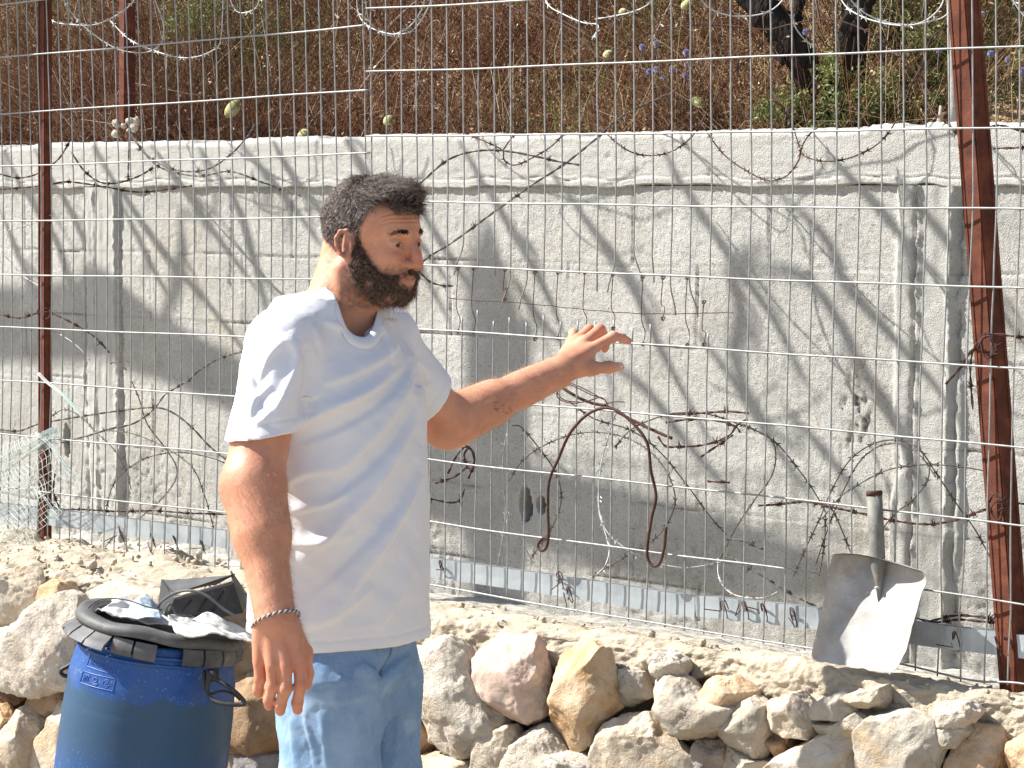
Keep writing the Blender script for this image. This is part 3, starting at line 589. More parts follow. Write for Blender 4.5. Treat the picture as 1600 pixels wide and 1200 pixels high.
for s in (-1, 1):
    R = hrot('z', s * 24)
    head += [hell(-.001, s * .0725, -.006, (.0165, .0065, .027), .006, R=R)]
    rim = [earpt(s, .016, .004), earpt(s, .014, .020), earpt(s, .004, .030), earpt(s, -.010, .030), earpt(s, -.020, .018), earpt(s, -.020, .002), earpt(s, -.013, -.014), earpt(s, -.004, -.024)]
    for a, b in zip(rim, rim[1:]):
        a = (a[0], a[1] + s * .004, a[2]); b = (b[0], b[1] + s * .004, b[2]); head.append(hcap(a, b, .0036, .0036, .003))
    lob = earpt(s, .003, -.028, .002); head += [hell(*lob, (.008, .005, .008), .006), hell(*earpt(s, .001, -.002, .009), (.009, .006, .013), .003, True), hell(*earpt(s, -.006, .014, .008), (.006, .004, .008), .003, True), hell(*earpt(s, .010, -.004, .004), (.004, .004, .005), .003)]
NB = (SHR + SHL) / 2 * .62 + (TC + np.array([0, 0, 1.50])) * .38; NB = atz(512, 500, 4.0)
neck = [cap(H(-.035, 0, -.050), NB + np.array([.008, 0, 0]), .054, .060, .022), cap(H(-.060, 0, -.01), NB + np.array([.004, 0, .01]), .040, .044, .02), hcap((.02, -.012, -.085), (-.01, -.01, -.16), .016, .016, .02)]
neck += [cap(H(-.025, -.058, -.05), NB + .055 * tv - .015 * tu + np.array([0, 0, .03]), .012, .011, .012)]   # neck muscle
def Z(y, Zd=4.0): return float(atz(500, y, Zd)[2])
def tstack(tab, k=.03): tab = np.array(tab, float); return Prim('stack', k, False, c=TC, U=tu, V=tv, tab=tab, bound=0) 
def mkstack(tab, shrink=0.0, k=.03, e=2.0, U=tu, V_=tv, C=TC):
    tab = np.array(tab, float).copy(); tab[:, 1:3] -= shrink; zc = (tab[0, 0] + tab[-1, 0]) / 2; p = Prim.__new__(Prim); p.kind = 'stack'; p.k = k; p.sub = False
    p.a = dict(c=C, U=U, V=V_, tab=tab, e=e); p.c = np.array([C[0], C[1], zc]); p.R = (tab[-1, 0] - tab[0, 0]) / 2 + .22; return p
TT = [(.84, .178, .138, 0, 0), (.92, .178, .142, 0, 0), (1.05, .171, .140, 0, .006), (1.165, .170, .138, 0, .008), (1.28, .176, .132, 0, .004), (1.38, .182, .124, 0, 0), (1.45, .172, .108, 0, -.01), (1.50, .14, .09, 0, -.018), (1.55, .09, .07, 0, -.02)]
arm_r = [cap(SHR, ELR, .040, .046, .02), cap(SHR * .36 + ELR * .64, ELR, .049, .045, .02), cap(ELR, WRR, .046, .034, .02), cap(ELR + np.array([.0, .0, -.01]), ELR * .62 + WRR * .38, .046, .047, .03), cap(ELR, ELR + np.array([-.006, 0, -.012]), .042, .042, .02)]
arm_l = [cap(SHL, ELL, .052, .047, .02), cap(ELL, WRL, .043, .028, .02), cap(ELL * .93 + WRL * .07, ELL * .62 + WRL * .38, .045, .041, .03), cap(ELL * .35 + WRL * .65, WRL, .033, .028, .02)]
def finger(pts, r, k=.006):
    out = []
    for i, (a, b) in enumerate(zip(pts, pts[1:])): out.append(cap(a, b, r[i], r[i + 1], k))
    for i in range(1, len(pts) - 1): out.append(ell(pts[i], (r[i] * 1.07,) * 3, k=.004))
    return out
# right hand hanging, back towards the camera
A = lambda x, y, z: atz(x, y, z)
kn = [A(405, 1034, 3.657), A(425, 1041, 3.642), A(446, 1042, 3.640), A(468, 1035, 3.650)]     # pinky .. index knuckles
hand_r = [ell(A(437, 1003, 3.662), (.037, .017, .047), k=.02)]
for q, kk in enumerate(kn): hand_r.append(cap(WRR * .8 + kk * .2 + RT * (-.016 + .011 * q), kk, .0185, .0118, .006))
fr = [([kn[0], A(406.5, 1060, 3.660), A(403, 1078, 3.672), A(404, 1085, 3.678)], (.0112, .0097, .0088, .0080)),
      ([kn[1], A(426, 1072, 3.643), A(420, 1094, 3.656), A(420.5, 1103, 3.664)], (.0115, .0098, .0092, .0084)),
      ([kn[2], A(446.5, 1076, 3.638), A(438, 1102, 3.650), A(438, 1111, 3.660)], (.0118, .0104, .0096, .0088)),
      ([kn[3], A(470, 1070, 3.648), A(464.5, 1098, 3.655), A(465, 1109, 3.662)], (.0118, .0106, .0097, .0089))]
for p, r in fr: hand_r += finger(p, r, .0018)
hand_r += finger([A(455, 985, 3.672), A(474, 1020, 3.690), A(478, 1052, 3.700), A(479, 1070, 3.702)], (.018, .0145, .0120, .0095), .010)
# left hand, raised and half open
W = WRL; mI, mM, mR, mP = A(925, 545, 4.455), A(915, 534, 4.475), A(903, 531, 4.497), A(893, 535, 4.515)
hand_l = [cap(W, mI * .85 + W * .15, .022, .016, .014), cap(W, mM, .021, .0135, .012), cap(W, mR, .020, .013, .012), cap(W, mP, .019, .0125, .012), cap(A(884, 573, 4.42), A(912, 560, 4.45), .019, .017, .014)]
hand_l += finger([mI, A(958, 526, 4.475), A(972, 528, 4.50), A(982, 533, 4.52)], (.0125, .0105, .0092, .0078))
hand_l += finger([mM, A(937, 515, 4.51), A(948, 530, 4.545), A(945, 545, 4.55)], (.0125, .0112, .0098, .0088))
hand_l += finger([mR, A(921, 515, 4.535), A(930, 530, 4.575), A(928, 545, 4.58)], (.0120, .0105, .0095, .0085))
hand_l += finger([mP, A(896, 521, 4.55), A(905, 530, 4.585), A(908, 542, 4.59)], (.0110, .0095, .0085, .0078))
hand_l += finger([A(893, 580, 4.425), A(925, 576, 4.435), A(951, 574, 4.455), A(968, 573, 4.47)], (.0180, .0128, .0108, .0096), .012)
HIPR = atz(517, 1045, 3.93); HIPL = atz(597, 1045, 4.10); HIPR[2] = .90; HIPL[2] = .90
KNR = atz(508, 1200, 3.90); KNR[2] = .50; KNL = atz(592, 1200, 4.12); KNL[2] = .50; KNR[0] = HIPR[0] - .03; KNL[0] = HIPL[0] - .045
ANR = KNR + np.array([-.02, .03, -.42]); ANL = KNL + np.array([-.01, .03, -.42])
HIPR[2] = HIPL[2] = .86
legs_s = [cap(HIPR, KNR, .055, .050, .02), cap(KNR, ANR, .050, .036, .02), cap(HIPL, KNL, .055, .050, .02), cap(KNL, ANL, .052, .036, .02)]
body = [mkstack(TT, .048)] + legs_s + neck + arm_r + arm_l
V1, F1 = surface(body + hand_r + hand_l, .0030)
V1 = relax(V1, F1, 2, .5)
HB = (np.array([HC[0] - .16, HC[1] - .16, HC[2] - .20]), HC + .2)
headV, headF = surface(head + neck, .0017, region=HB); headV = relax(headV, headF, 1, .4)
LQ = (headV - HC) @ HM.T
# furrows of forehead, eye corner and neck
def groove(q, pts, w, dep, side=True):
    d = np.full(len(q), 1e3); Pn = np.array(pts)
    for a, b in zip(Pn, Pn[1:]):
        ab = b - a; t = np.clip(((q[:, [0, 2]] - a) @ ab) / (ab @ ab), 0, 1); d = np.minimum(d, np.linalg.norm(q[:, [0, 2]] - a - t[:, None] * ab, axis=1))
    return -dep * np.exp(-(d / w) ** 2) * (q[:, 2] * 0 + 1)
N = vnormals(headV, headF); g = 0
for k_, zz in enumerate((.040, .047, .055)): g = g + groove(LQ, [(.050, zz - .018), (.060, zz - .006), (.074, zz), (.092, zz + .001)], .0019, .0016)
for (a, b) in (((.048, .002), (.030, .012)), ((.048, -.002), (.028, -.001)), ((.050, -.006), (.030, -.014)), ((.056, -.012), (.042, -.024))): g = g + groove(LQ, [a, b], .0016, .0011)
g = g + groove(LQ, [(.0790, -.033), (.074, -.042), (.066, -.052)], .0024, .0016) * sstep(.021, .025, np.abs(LQ[:, 1]))
g = g + .0005 * fbm(LQ, 90, 3, 3); headV = headV + N * g[:, None]
def lips_(q): x, y, z = q.T; return sstep(.0105, .0075, np.abs(z + .0640)) * sstep(.027, .020, np.abs(y)) * sstep(.070, .076, x) * sstep(.102, .094, x)
def hair_zone(q):
    x, y, z = q.T; ay = np.abs(y)
    line = np.interp(x, [-.12, -.070, -.040, -.022, -.006, .008, .022, .030, .036, .045, .060, .080, .12], [-.065, -.052, -.040, -.015, .012, -.012, -.006, .030, .058, .076, .072, .062, .056])
    line = line + .004 * noise(q, 60, 3) + .005 * noise(q, 26, 4); return z - line
def skin_tone(V):
    """r: redness, g: lips, b: stubble/brow"""
    q = (V - HC) @ HM.T; x, y, z = q.T; n = .5 + .5 * fbm(V, 30, 3, 5)
    red = np.exp(-((x - .100) ** 2 + y * y * .7 + (z + .034) ** 2) / .018 ** 2) + .8 * np.exp(-((x - .0) ** 2 + (np.abs(y) - .08) ** 2 + (z + .01) ** 2) / .026 ** 2) + .35 * np.exp(-((x - .06) ** 2 + (np.abs(y) - .045) ** 2 + (z + .022) ** 2) / .02 ** 2)
    line = np.interp(x, [-.03, .016, .023, .034, .050, .062, .070, .082, .11], [.03, .022, .000, -.019, -.036, -.046, -.042, -.042, -.045]); st1 = sstep(.010, -.004, z - line) * sstep(-.03, .0, x) * sstep(-.13, -.11, z)
    st2 = sstep(-.016, .004, hair_zone(q)) * sstep(.10, .08, x) * sstep(-.045, -.03, z) * sstep(-.03, -.01, x) * (1 - sstep(.074, .078, np.abs(y))); stub = .75 * np.maximum(st1, st2) * (.6 + .4 * fbm(V, 160, 2, 6)) * (1 - lips_(q))
    lips = lips_(q)
    _ = sstep(.0105, .0075, np.abs(z + .0625)) * sstep(.027, .020, np.abs(y)) * sstep(.070, .076, x) * sstep(.102, .094, x)
    return np.stack([np.clip(red * .9 + .30 * n * .8, 0, 1), lips * .55, stub], 1)
V1c = np.zeros((len(V1), 3)); n = .5 + .5 * fbm(V1, 24, 3, 5); V1c[:, 0] = .25 * n
knk = np.array([p for f in (fr,) for (pp, r) in f for p in pp[1:3]]); dd = np.min(np.linalg.norm(V1[:, None] - knk[None], axis=2), 1) if False else np.full(len(V1), 1.)
for p in list(knk) + kn: dd = np.minimum(dd, np.linalg.norm(V1 - p, axis=1))
V1c[:, 0] += .55 * np.exp(-(dd / .014) ** 2)
for t_ in (fr + [([A(945, 516, 4.5), A(982, 533, 4.52)], 0)]): pass
elb = np.linalg.norm(V1 - (ELR + np.array([-.03, 0, 0])), axis=1); V1c[:, 0] += .5 * np.exp(-(elb / .035) ** 2)
tat = A(778, 640, 4.26)      # small faded tattoo on the forearm
px_, py_, _ = proj(V1); tn = noise(np.stack([px_, py_, py_ * 0], 1), .22, 77); near = (np.abs(px_ - 783) < 17) & (np.abs(py_ - 638) < 9) & (V1[:, 1] > 4.0); V1c[:, 2] = np.where(near & (np.abs(tn) < .14), .75, 0)
# creases across finger joints
N1 = vnormals(V1, F1); g1 = .0004 * fbm(V1, 60, 3, 8)
for (pp, r) in fr:
    for j in (1, 2):
        ax = (pp[j + 1] - pp[j - 1]); ax /= np.linalg.norm(ax); s_ = (V1 - pp[j]) @ ax; rr = np.linalg.norm(V1 - pp[j], axis=1); g1 = g1 - .0007 * (np.cos(s_ / .0022 * 2) > .3) * np.exp(-(rr / .013) ** 2)
V1 = V1 + N1 * g1[:, None]
man = thing('person', 'bearded man in white t-shirt and blue jeans reaching one hand towards the wire fence', 'person', np.array([TC[0], TC[1], 0]))
M['skin'] = mat('skin', [(.3, (.48, .215, .125)), (.5, (.56, .265, .160)), (.7, (.63, .325, .205))], 22, .5, [(260, .0012, .5), (900, .0006, .4)], sss=.10, spec=.4, attr=[(.56, .17, .10), (.36, .15, .11), (.10, .08, .07)], detail=6)
nV = len(headV); Vb = np.concatenate([headV, V1]); Fb = np.concatenate([headF, F1 + nV])
add_mesh('body', Vb, Fb, M['skin'], man, colors=np.concatenate([skin_tone(headV), V1c]))
body_ob = bpy.data.objects['body']
# eyes
for s in (-1, 1):
    V, F = ICO[4]; c = H(.0715, s * .032, -.0010); gd = hf * .98 + hl * (-.10) + hu * -.04; gd /= np.linalg.norm(gd); a = V @ gd
    col = np.stack([sstep(.86, .89, a), sstep(.955, .97, a), a * 0], 1)
    if 'eye' not in M: M['eye'] = mat('eye', [(0, (.42, .36, .32))], 5, .12, spec=.6, attr=[(.10, .045, .02), (.004, .004, .004), None])
    add_mesh('eye', c + V * .0122, F, M['eye'], man, colors=col)
# nails
M['nail'] = mat('nail', [(0, (.66, .40, .31))], 5, .3, spec=.5)
def nail(p, d, n, w, l, parent=man):
    d = d / np.linalg.norm(d); n = n - d * (n @ d); n /= np.linalg.norm(n); b = np.cross(d, n); V, F = ICO[3]
    L = V * np.array([l, w, w * .42]); add_mesh('nail', p + L[:, :1] * d + L[:, 1:2] * b + L[:, 2:] * n, F, M['nail'], parent)
for (pp, r) in fr: nail(pp[-1] + np.array([0, -.0045, .001]), pp[-1] - pp[-2], np.array([0, -1., .15]), .0058, .0075)
nail(A(969, 572, 4.47) + np.array([0, -.0065, .002]), A(968, 573, 4.47) - A(951, 574, 4.455), np.array([.1, -1., .3]), .0068, .0082)
nail(A(981, 532, 4.52) + np.array([0.001, -.002, .0055]), A(982, 533, 4.52) - A(972, 528, 4.50), np.array([0, -.35, 1.]), .0048, .006)
# hair and beard: base volume plus strands
hair = [hell(-.006, 0, .038, (.0945, .0785, .085), .01), hell(.040, 0, .076, (.044, .056, .032), .02), hell(.056, .004, .083, (.028, .044, .018), .015)]
def hair_post(P, d): q = (P - HC) @ HM.T; return np.maximum(d, -hair_zone(q) * .8 + .002)
hV, hF = surface(hair, .0024, post=hair_post, region=HB, pad=.03); hq = (hV - HC) @ HM.T; hN = vnormals(hV, hF)
M['hair'] = mat('hair', [(.3, (.022, .013, .010)), (.7, (.060, .036, .028))], 160, .55, [(420, .004, .8)], stretch=(1, 1, .5), spec=.3)
M['hair_strand'] = mat('hair_strand', [(.34, (.022, .013, .010)), (.5, (.075, .048, .036)), (.60, (.34, .28, .25))], 190, .45, spec=.5)
M['beard_strand'] = mat('beard_strand', [(.30, (.03, .016, .011)), (.48, (.12, .066, .045)), (.62, (.30, .21, .16))], 210, .5, spec=.4)
def grow(V, F, N, n, length, dirf, rad, zone=None, curl=.15, K=5, lift=.35):
    a = np.linalg.norm(np.cross(V[F[:, 1]] - V[F[:, 0]], V[F[:, 2]] - V[F[:, 0]]), axis=1); 
    if zone is not None: a = a * (zone(V[F[:, 0]]))
    fi = rng.choice(len(F), n, p=a / a.sum()); w = rng.dirichlet(np.ones(F.shape[1]), n)[..., None]; P0 = (V[F[fi]] * w).sum(1); n0 = N[F[fi, 0]]
    q = (P0 - HC) @ HM.T; D = dirf(q) @ HM; D = D - n0 * np.sum(D * n0, 1, keepdims=True); D /= np.linalg.norm(D, axis=1, keepdims=True) + 1e-9
    D = D + np.stack([noise(P0, 75, 41), noise(P0, 75, 42), noise(P0, 75, 43)], 1) * .42 + curl * rng.normal(size=D.shape); L = (length(q) if callable(length) else length) * rng.uniform(.55, 1.15, n); lf = lift * rng.uniform(.5, 1.5, n)
    t = np.linspace(0, 1, K); sw = rng.normal(size=(n, 3)) * curl * .8
    P = P0[:, None] - n0[:, None] * .002 + (L[:, None] * t)[..., None] * D[:, None] + (L[:, None] * lf[:, None] * np.sin(t * 2.0)[None])[..., None] * n0[:, None] + (L[:, None] * t ** 2)[..., None] * sw[:, None]
    R = rad * rng.uniform(.6, 1.3, n)[:, None] * (1 - .85 * t)[None]; return strands(P, R)
def hdir(q):
    x, y, z = q.T; d = np.zeros_like(q); top = sstep(.045, .085, z) * sstep(-.03, .03, x)
    d[:, 0] = -.6 + 2.0 * top; d[:, 1] = np.sign(y) * .15 * (1 - top) - .2 * top; d[:, 2] = -.8 * (1 - top) + 1.1 * top * sstep(.04, .08, x); return d
def hlen(q): x, y, z = q.T; return .007 + .022 * sstep(.03, .08, z) * sstep(-.03, .06, x) + .003
hairob = add_mesh('hair', hV - hN * .0035, hF, M['hair'], man)
sV, sF = grow(hV - hN * .002, hF, hN, 42000, hlen, hdir, .00040, lift=.30, curl=.14); add_mesh('hair_strands', sV, sF, M['hair_strand'], hairob)
beard = [hcap((-.012, s * .056, -.030), (.044, s * .028, -.080), .020, .020, .02) for s in (-1, 1)] + [hell(.046, 0, -.083, (.034, .038, .026), .02), hell(.070, 0, -.080, (.013, .024, .021), .014), hcap((.0885, -.004, -.0500), (.073, -.031, -.063), .0066, .0070, .005), hcap((.0885, .004, -.0500), (.073, .031, -.063), .0066, .0070, .005)]
beard += [hcap((.070, s * .029, -.062), (.070, s * .022, -.082), .0070, .009, .008) for s in (-1, 1)] + [hcap((.013, s * .0640, .032), (.009, s * .060, -.035), .0105, .0155, .01) for s in (-1, 1)] + [hcap((.022, s * .060, -.022), (.050, s * .044, -.058), .0125, .014, .012) for s in (-1, 1)] + [hell(.022, 0, -.078, (.042, .048, .020), .02), hell(.047, -.03, -.068, (.030, .022, .028), .02), hell(.047, .03, -.068, (.030, .022, .028), .02)]
beard += [hell(.014, s * .052, -.050, (.020, .018, .026), .02) for s in (-1, 1)]
beard += [hell(.088, 0, -.0660, (.016, .017, .0058), .004, True)]
def beard_post(P, d):
    q = (P - HC) @ HM.T; x, y, z = q.T; line = np.interp(x, [-.03, .018, .026, .034, .050, .062, .070, .082, .11], [.045, .036, .000, -.019, -.036, -.046, -.042, -.041, -.044]) + .003 * noise(q, 70, 5) + .003 * noise(q, 30, 7)
    return np.maximum(d + .0014 * noise(P, 170, 6) + .0022 * fbm(P, 70, 2, 16), np.maximum(z - line, -(x + .000)) * .8)
bV, bF = surface(beard, .0022, post=beard_post, region=HB, pad=.02); bN = vnormals(bV, bF)
bd = add_mesh('beard', bV - bN * .0045, bF, M['hair'], man)
def bdir(q): d = np.zeros_like(q); d[:, 0] = .45; d[:, 1] = np.sign(q[:, 1]) * .1; d[:, 2] = -1.0; return d
def blen(q): return .007 + .007 * sstep(-.06, -.11, q[:, 2])
sV, sF = grow(bV - bN * .003, bF, bN, 46000, blen, bdir, .00030, lift=.42, curl=.35); add_mesh('beard_strands', sV, sF, M['beard_strand'], bd)
# brows
def brow(s):
    t = rng.uniform(0, 1, 760); x = .0925 - .019 * t ** 1.6; y = s * (.009 + .036 * t); z = .0195 + .004 * np.sin(t * 3.0) - .001 + rng.normal(size=760) * .0016; P0 = HC + np.stack([x, y, z], 1) @ HM
    D = np.stack([-.1 + 0 * t, s * (.8 + 0 * t), .35 - .6 * t], 1) + rng.normal(size=(760, 3)) * .2; D = D @ HM; k = np.linspace(0, 1, 4); P = P0[:, None] + (D[:, None] * k[None, :, None]) * .0085
    V, F = strands(P, np.tile(0.00062 * (1 - .8 * k), (760, 1))); add_mesh('eyebrow', V, F, M['hair'], man)
brow(-1); brow(1)

for s in (-1, 1):        # lashes and lid fold
    mb = MB(); t = np.linspace(0, 1, 12); P = HC + np.stack([.0865 - .012 * t ** 1.5, s * (.0215 + .024 * t), .0012 + .0030 * np.sin(t * pi) - .003 * t], 1) @ HM; mb.tube(P, .0005 * np.sin(np.clip(t, .1, .95) * pi) + .0002, 6); mb.build('eyelash', M['hair'], man)

# short stubble that thins out from beard and hairline into the skin
hN2 = vnormals(headV, headF)
def fringe(P):
    q = (P - HC) @ HM.T; x, y, z = q.T; line = np.interp(x, [-.03, .018, .026, .034, .050, .062, .070, .082, .11], [.045, .036, .000, -.019, -.036, -.046, -.042, -.041, -.044])
    up = sstep(.012, -.002, z - line) * sstep(-.02, .0, x) * sstep(-.14, -.10, z) * (1 - lips_(q)); return (up * (.25 + (z - line > -.012)) + .35 * sstep(-.010, .0, hair_zone(q)) * sstep(.10, .08, x) * sstep(.0, .02, z) * (np.abs(y) < .076) + 1e-7)
sV, sF = grow(headV, headF, hN2, 9000, .0050, bdir, .00022, zone=fringe, lift=.3, curl=.4); add_mesh('stubble', sV, sF, M['beard_strand'], man)
# hair on the forearms
def armhair(A_, B_, n, seed, lo=.12, hi=.95):
    V = V1; F = F1; ax = (B_ - A_); L = np.linalg.norm(ax); ax = ax / L; t = (V - A_) @ ax / L; d_ = np.linalg.norm(V - A_ - (t * L)[:, None] * ax, axis=1); m = (t > lo) & (t < hi) & (d_ < .07); ok = m[F].all(1); Fs = F[ok]; r = np.random.default_rng(seed)
    Nn = vnormals(V1, F1); fi = r.integers(0, len(Fs), n); P0 = V[Fs[fi, 0]] + (V[Fs[fi, 2]] - V[Fs[fi, 0]]) * r.uniform(0, 1, (n, 1)); n0 = Nn[Fs[fi, 0]]; D = ax + .55 * r.normal(size=(n, 3)) + n0 * .30; D -= n0 * np.clip((D * n0).sum(1), -9, 0)[:, None]; D /= np.linalg.norm(D, axis=1, keepdims=True)
    k = np.linspace(0, 1, 4); Lh = r.uniform(.006, .014, n); P = P0[:, None] + (Lh[:, None] * k)[..., None] * D[:, None] + (Lh[:, None] * .25 * np.sin(k * 2.4))[..., None] * n0[:, None]; Vs, Fq = strands(P, np.tile(.00010 * (1 - .7 * k), (n, 1))); add_mesh('arm_hair', Vs, Fq, M['armhair'], man)
M['armhair'] = mat('arm_hair', [(0, (.45, .30, .17))], 5, .5, spec=.5)
armhair(ELR, WRR, 5200, 1, .0, 1.15); armhair(ELL, WRL, 3600, 2, .1, 1.1)
# ------------------------------------------------------------ clothes
def fold_disp(V, N, folds):
    """ridges and valleys of cloth along curves given on the visible side"""
    x, y, zz = proj(V); out = np.zeros(len(V)); vis = sstep(.05, -.25, (N * (V - CAM)).sum(1) / np.linalg.norm(V - CAM, axis=1))
    for (pts, w, amp) in folds:
        C = smooth_curve(np.array(pts, float), 24); d = np.full(len(V), 1e9); tt = np.zeros(len(V)); sgn = np.zeros(len(V))
        for i, (a, b) in enumerate(zip(C, C[1:])):
            ab = b - a; u = np.clip(((x - a[0]) * ab[0] + (y - a[1]) * ab[1]) / (ab @ ab + 1e-9), 0, 1); dx = x - a[0] - u * ab[0]; dy = y - a[1] - u * ab[1]; q = np.hypot(dx, dy); m = q < d
            d = np.where(m, q, d); tt = np.where(m, (i + u) / 23, tt); sgn = np.where(m, np.sign(ab[0] * dy - ab[1] * dx), sgn)
        ends = np.sin(np.clip(tt, 0.0, 1) * pi) ** .6; s = d * sgn / w
        out += amp * 1.15 * ends * np.exp(-s * s * np.where(s > 0, 2.6, .30)) * vis
    return out
TS = [(.80, .182, .140, 0, 0), (.92, .184, .146, 0, 0), (1.05, .176, .145, 0, .006), (1.165, .175, .143, 0, .008), (1.28, .182, .137, 0, .004), (1.38, .188, .130, 0, 0), (1.45, .178, .114, 0, -.01), (1.50, .148, .096, 0, -.018), (1.56, .10, .078, 0, -.02)]
CR = SHR + (ELR - SHR) * .80; CL = SHL + (ELL - SHL) * .66
torso_p = [mkstack(TS, 0, k=.03, e=2.15), cap(NB + np.array([-.01, 0, -.012]), SHR + np.array([.012, 0, .006]), .054, .050, .05), cap(NB + np.array([.01, 0, -.012]), SHL + np.array([0, 0, .008]), .062, .056, .03)]
slR = [cap(SHR + np.array([.006, .0, -.004]), CR + np.array([.002, .0, -.01]), .059, .066, .03)]; slL = [cap(SHL + np.array([-.008, 0, -.005]), CL, .061, .060, .03)]
shirt = torso_p + slR + slL
cutR = atz(410, 682, 3.77); cutL = atz(676, 624, 4.21)
nR = np.array([.13, 0, -1.]); nR /= np.linalg.norm(nR); dL = (CL - SHL) / np.linalg.norm(CL - SHL); nL = dL + np.array([.30, 0, .10]); nL /= np.linalg.norm(nL)
ARMR = [cap(SHR, ELR, .053, .0515, .01)]; ARML = [cap(SHL, ELL, .051, .0495, .01)]; CORE = [mkstack(TT, .006, k=.01)]
neck_cut = cap(atz(547, 503, 3.935), H(-.02, 0, -.03), .055, .070)
def smin(a, b, k): h = np.clip(.5 + .5 * (b - a) / k, 0, 1); return b * (1 - h) + a * h - k * h * (1 - h)
def hem_y(x): return np.interp(x, [380, 470, 560, 620, 668], [985, 1022, 1016, 1010, 996])
def shirt_post(P, d):
    dT = evals(torso_p, P); x, y, zz = proj(P); hz = (y - hem_y(x)) * zz / FPX; low = P[:, 2] < 1.1
    dT = np.where(low, np.maximum(dT, hz), dT); dT = np.where(low & (hz > -.03), np.maximum(dT, -CORE[0].d(P)), dT)
    sR = (P - cutR) @ nR; a = np.maximum(evals(slR, P), sR); a = np.where(sR > -.05, np.maximum(a, -ARMR[0].d(P)), a)
    sL = (P - cutL) @ nL; b = np.maximum(evals(slL, P), sL); b = np.where(sL > -.045, np.maximum(b, -ARML[0].d(P)), b)
    kR = np.where(sR > -.05, .006, .035); kL = np.where(sL > -.04, .006, .03)
    d = smin(smin(dT, a, kR), b, kL); return np.maximum(d, -np.where(P[:, 2] > 1.44, neck_cut.d(P), 1.0))
sV, sF = surface(shirt, .0034, post=shirt_post); sV = relax(sV, sF, 2, .5); N = vnormals(sV, sF); sV0 = sV.copy()
folds = [([(455, 668), (520, 640), (580, 612), (632, 570)], 7, .010), ([(462, 690), (530, 668), (600, 625), (648, 560)], 9, -.007), ([(520, 748), (570, 700), (620, 640), (650, 585)], 8, .009), ([(480, 800), (560, 745), (615, 690), (652, 620)], 11, -.008),
         ([(470, 880), (540, 815), (600, 745), (648, 660)], 10, .010), ([(470, 940), (560, 860), (620, 790), (655, 720)], 12, -.008), ([(520, 960), (580, 880), (630, 800), (657, 740)], 9, .009), ([(450, 800), (500, 790), (545, 770)], 8, .006),
         ([(455, 850), (500, 850), (555, 835)], 8, .006), ([(470, 985), (530, 960), (585, 915)], 9, .007), ([(590, 985), (625, 930), (650, 860)], 8, .006), ([(440, 760), (480, 740), (530, 735)], 8, .006),
         ([(505, 500), (530, 512), (565, 522), (600, 520)], 5, .006), ([(490, 505), (498, 530), (505, 560)], 5, .004), ([(590, 500), (605, 530), (615, 570)], 5, .006), ([(605, 495), (625, 530), (640, 570)], 5, -.005), ([(500, 600), (540, 590), (600, 560), (625, 535)], 9, .006),
         ([(445, 520), (462, 560), (440, 620), (425, 665)], 9, .009), ([(470, 540), (480, 590), (470, 650)], 9, -.008), ([(405, 545), (400, 590), (410, 640)], 9, -.006), ([(378, 560), (380, 610), (372, 660)], 7, .005), ([(400, 600), (420, 560), (450, 530)], 7, .006), ([(390, 655), (400, 625), (425, 600)], 5, .005),
         ([(395, 665), (415, 655), (440, 620)], 5, .004), ([(650, 560), (665, 585), (668, 610)], 6, .006), ([(640, 590), (655, 600), (676, 590)], 5, -.004), ([(440, 870), (450, 930), (470, 985)], 8, .008), ([(425, 800), (440, 850), (430, 900)], 7, .007), ([(400, 960), (440, 965), (480, 975)], 6, .005)]
dsp = fold_disp(sV, N, folds); q = sV * np.array([1, 1, .8]); dsp += .0020 * fbm(np.stack([(sV @ tu), (sV @ tv), sV[:, 2] + .6 * (sV @ tu)], 1) * np.array([1, 1, 2.2]), 7, 4, 91) + .0006 * fbm(sV, 40, 3, 92)
x_, y_, z_ = proj(sV); hem = hem_y(x_); dhem = (hem - y_); damp = sstep(0, 10, dhem) * .8 + .2
dsp = dsp * np.where(sV[:, 2] < 1.1, damp, 1) - .0016 * np.exp(-((dhem - 17) / 2.2) ** 2) * (sV[:, 2] < 1.1)
sR = -((sV - cutR) @ nR); isR = (ARMR[0].d(sV) < .035) & (sV[:, 2] < 1.42); dsp += isR * -.0016 * np.exp(-((sR - .026) / .0022) ** 2)
sL = -((sV - cutL) @ nL); isL = (ARML[0].d(sV) < .04) & (sV[:, 0] > SHL[0] + .02); dsp += isL * -.0014 * np.exp(-((sL - .024) / .0022) ** 2)
# armhole seam
def seam(pts, w=1.6, dep=.0015):
    C = smooth_curve(np.array(pts, float), 30); d = np.min([np.hypot(x_ - a, y_ - b) for a, b in C], 0); return -dep * np.exp(-(d / w) ** 2) * sstep(.1, -.2, (N * (sV - CAM)).sum(1))
dsp += seam([(362, 590), (372, 555), (395, 520), (425, 506), (445, 515), (470, 535), (480, 548)]) + seam([(480, 548), (492, 530), (503, 505), (496, 490)], 1.6, .0012)
dsp += .0012 * (1 - 2 * np.abs(noise(np.stack([sV @ tu * 1.0 + sV[:, 2] * .8, sV @ tv, sV[:, 2] * 1.4], 1), 17, 94))) * sstep(1.45, 1.2, sV[:, 2])
pink = seam([(362, 600), (368, 565), (390, 530), (412, 508)], 2.2, -1.0); sV = sV + N * dsp[:, None]
M['shirt'] = mat('shirt', [(.3, (.76, .76, .78)), (.7, (.81, .81, .83))], 4, .85, [(18, .004, .25), (1400, .0004, .35)], sheen=.15, attr=[(.72, .45, .55), None, (.35, .36, .37)], spec=.15, trans=.08)
so = add_mesh('t_shirt', sV, sF, M['shirt'], man, colors=np.stack([np.clip(pink, 0, 1) * .45, x_ * 0, x_ * 0], 1))
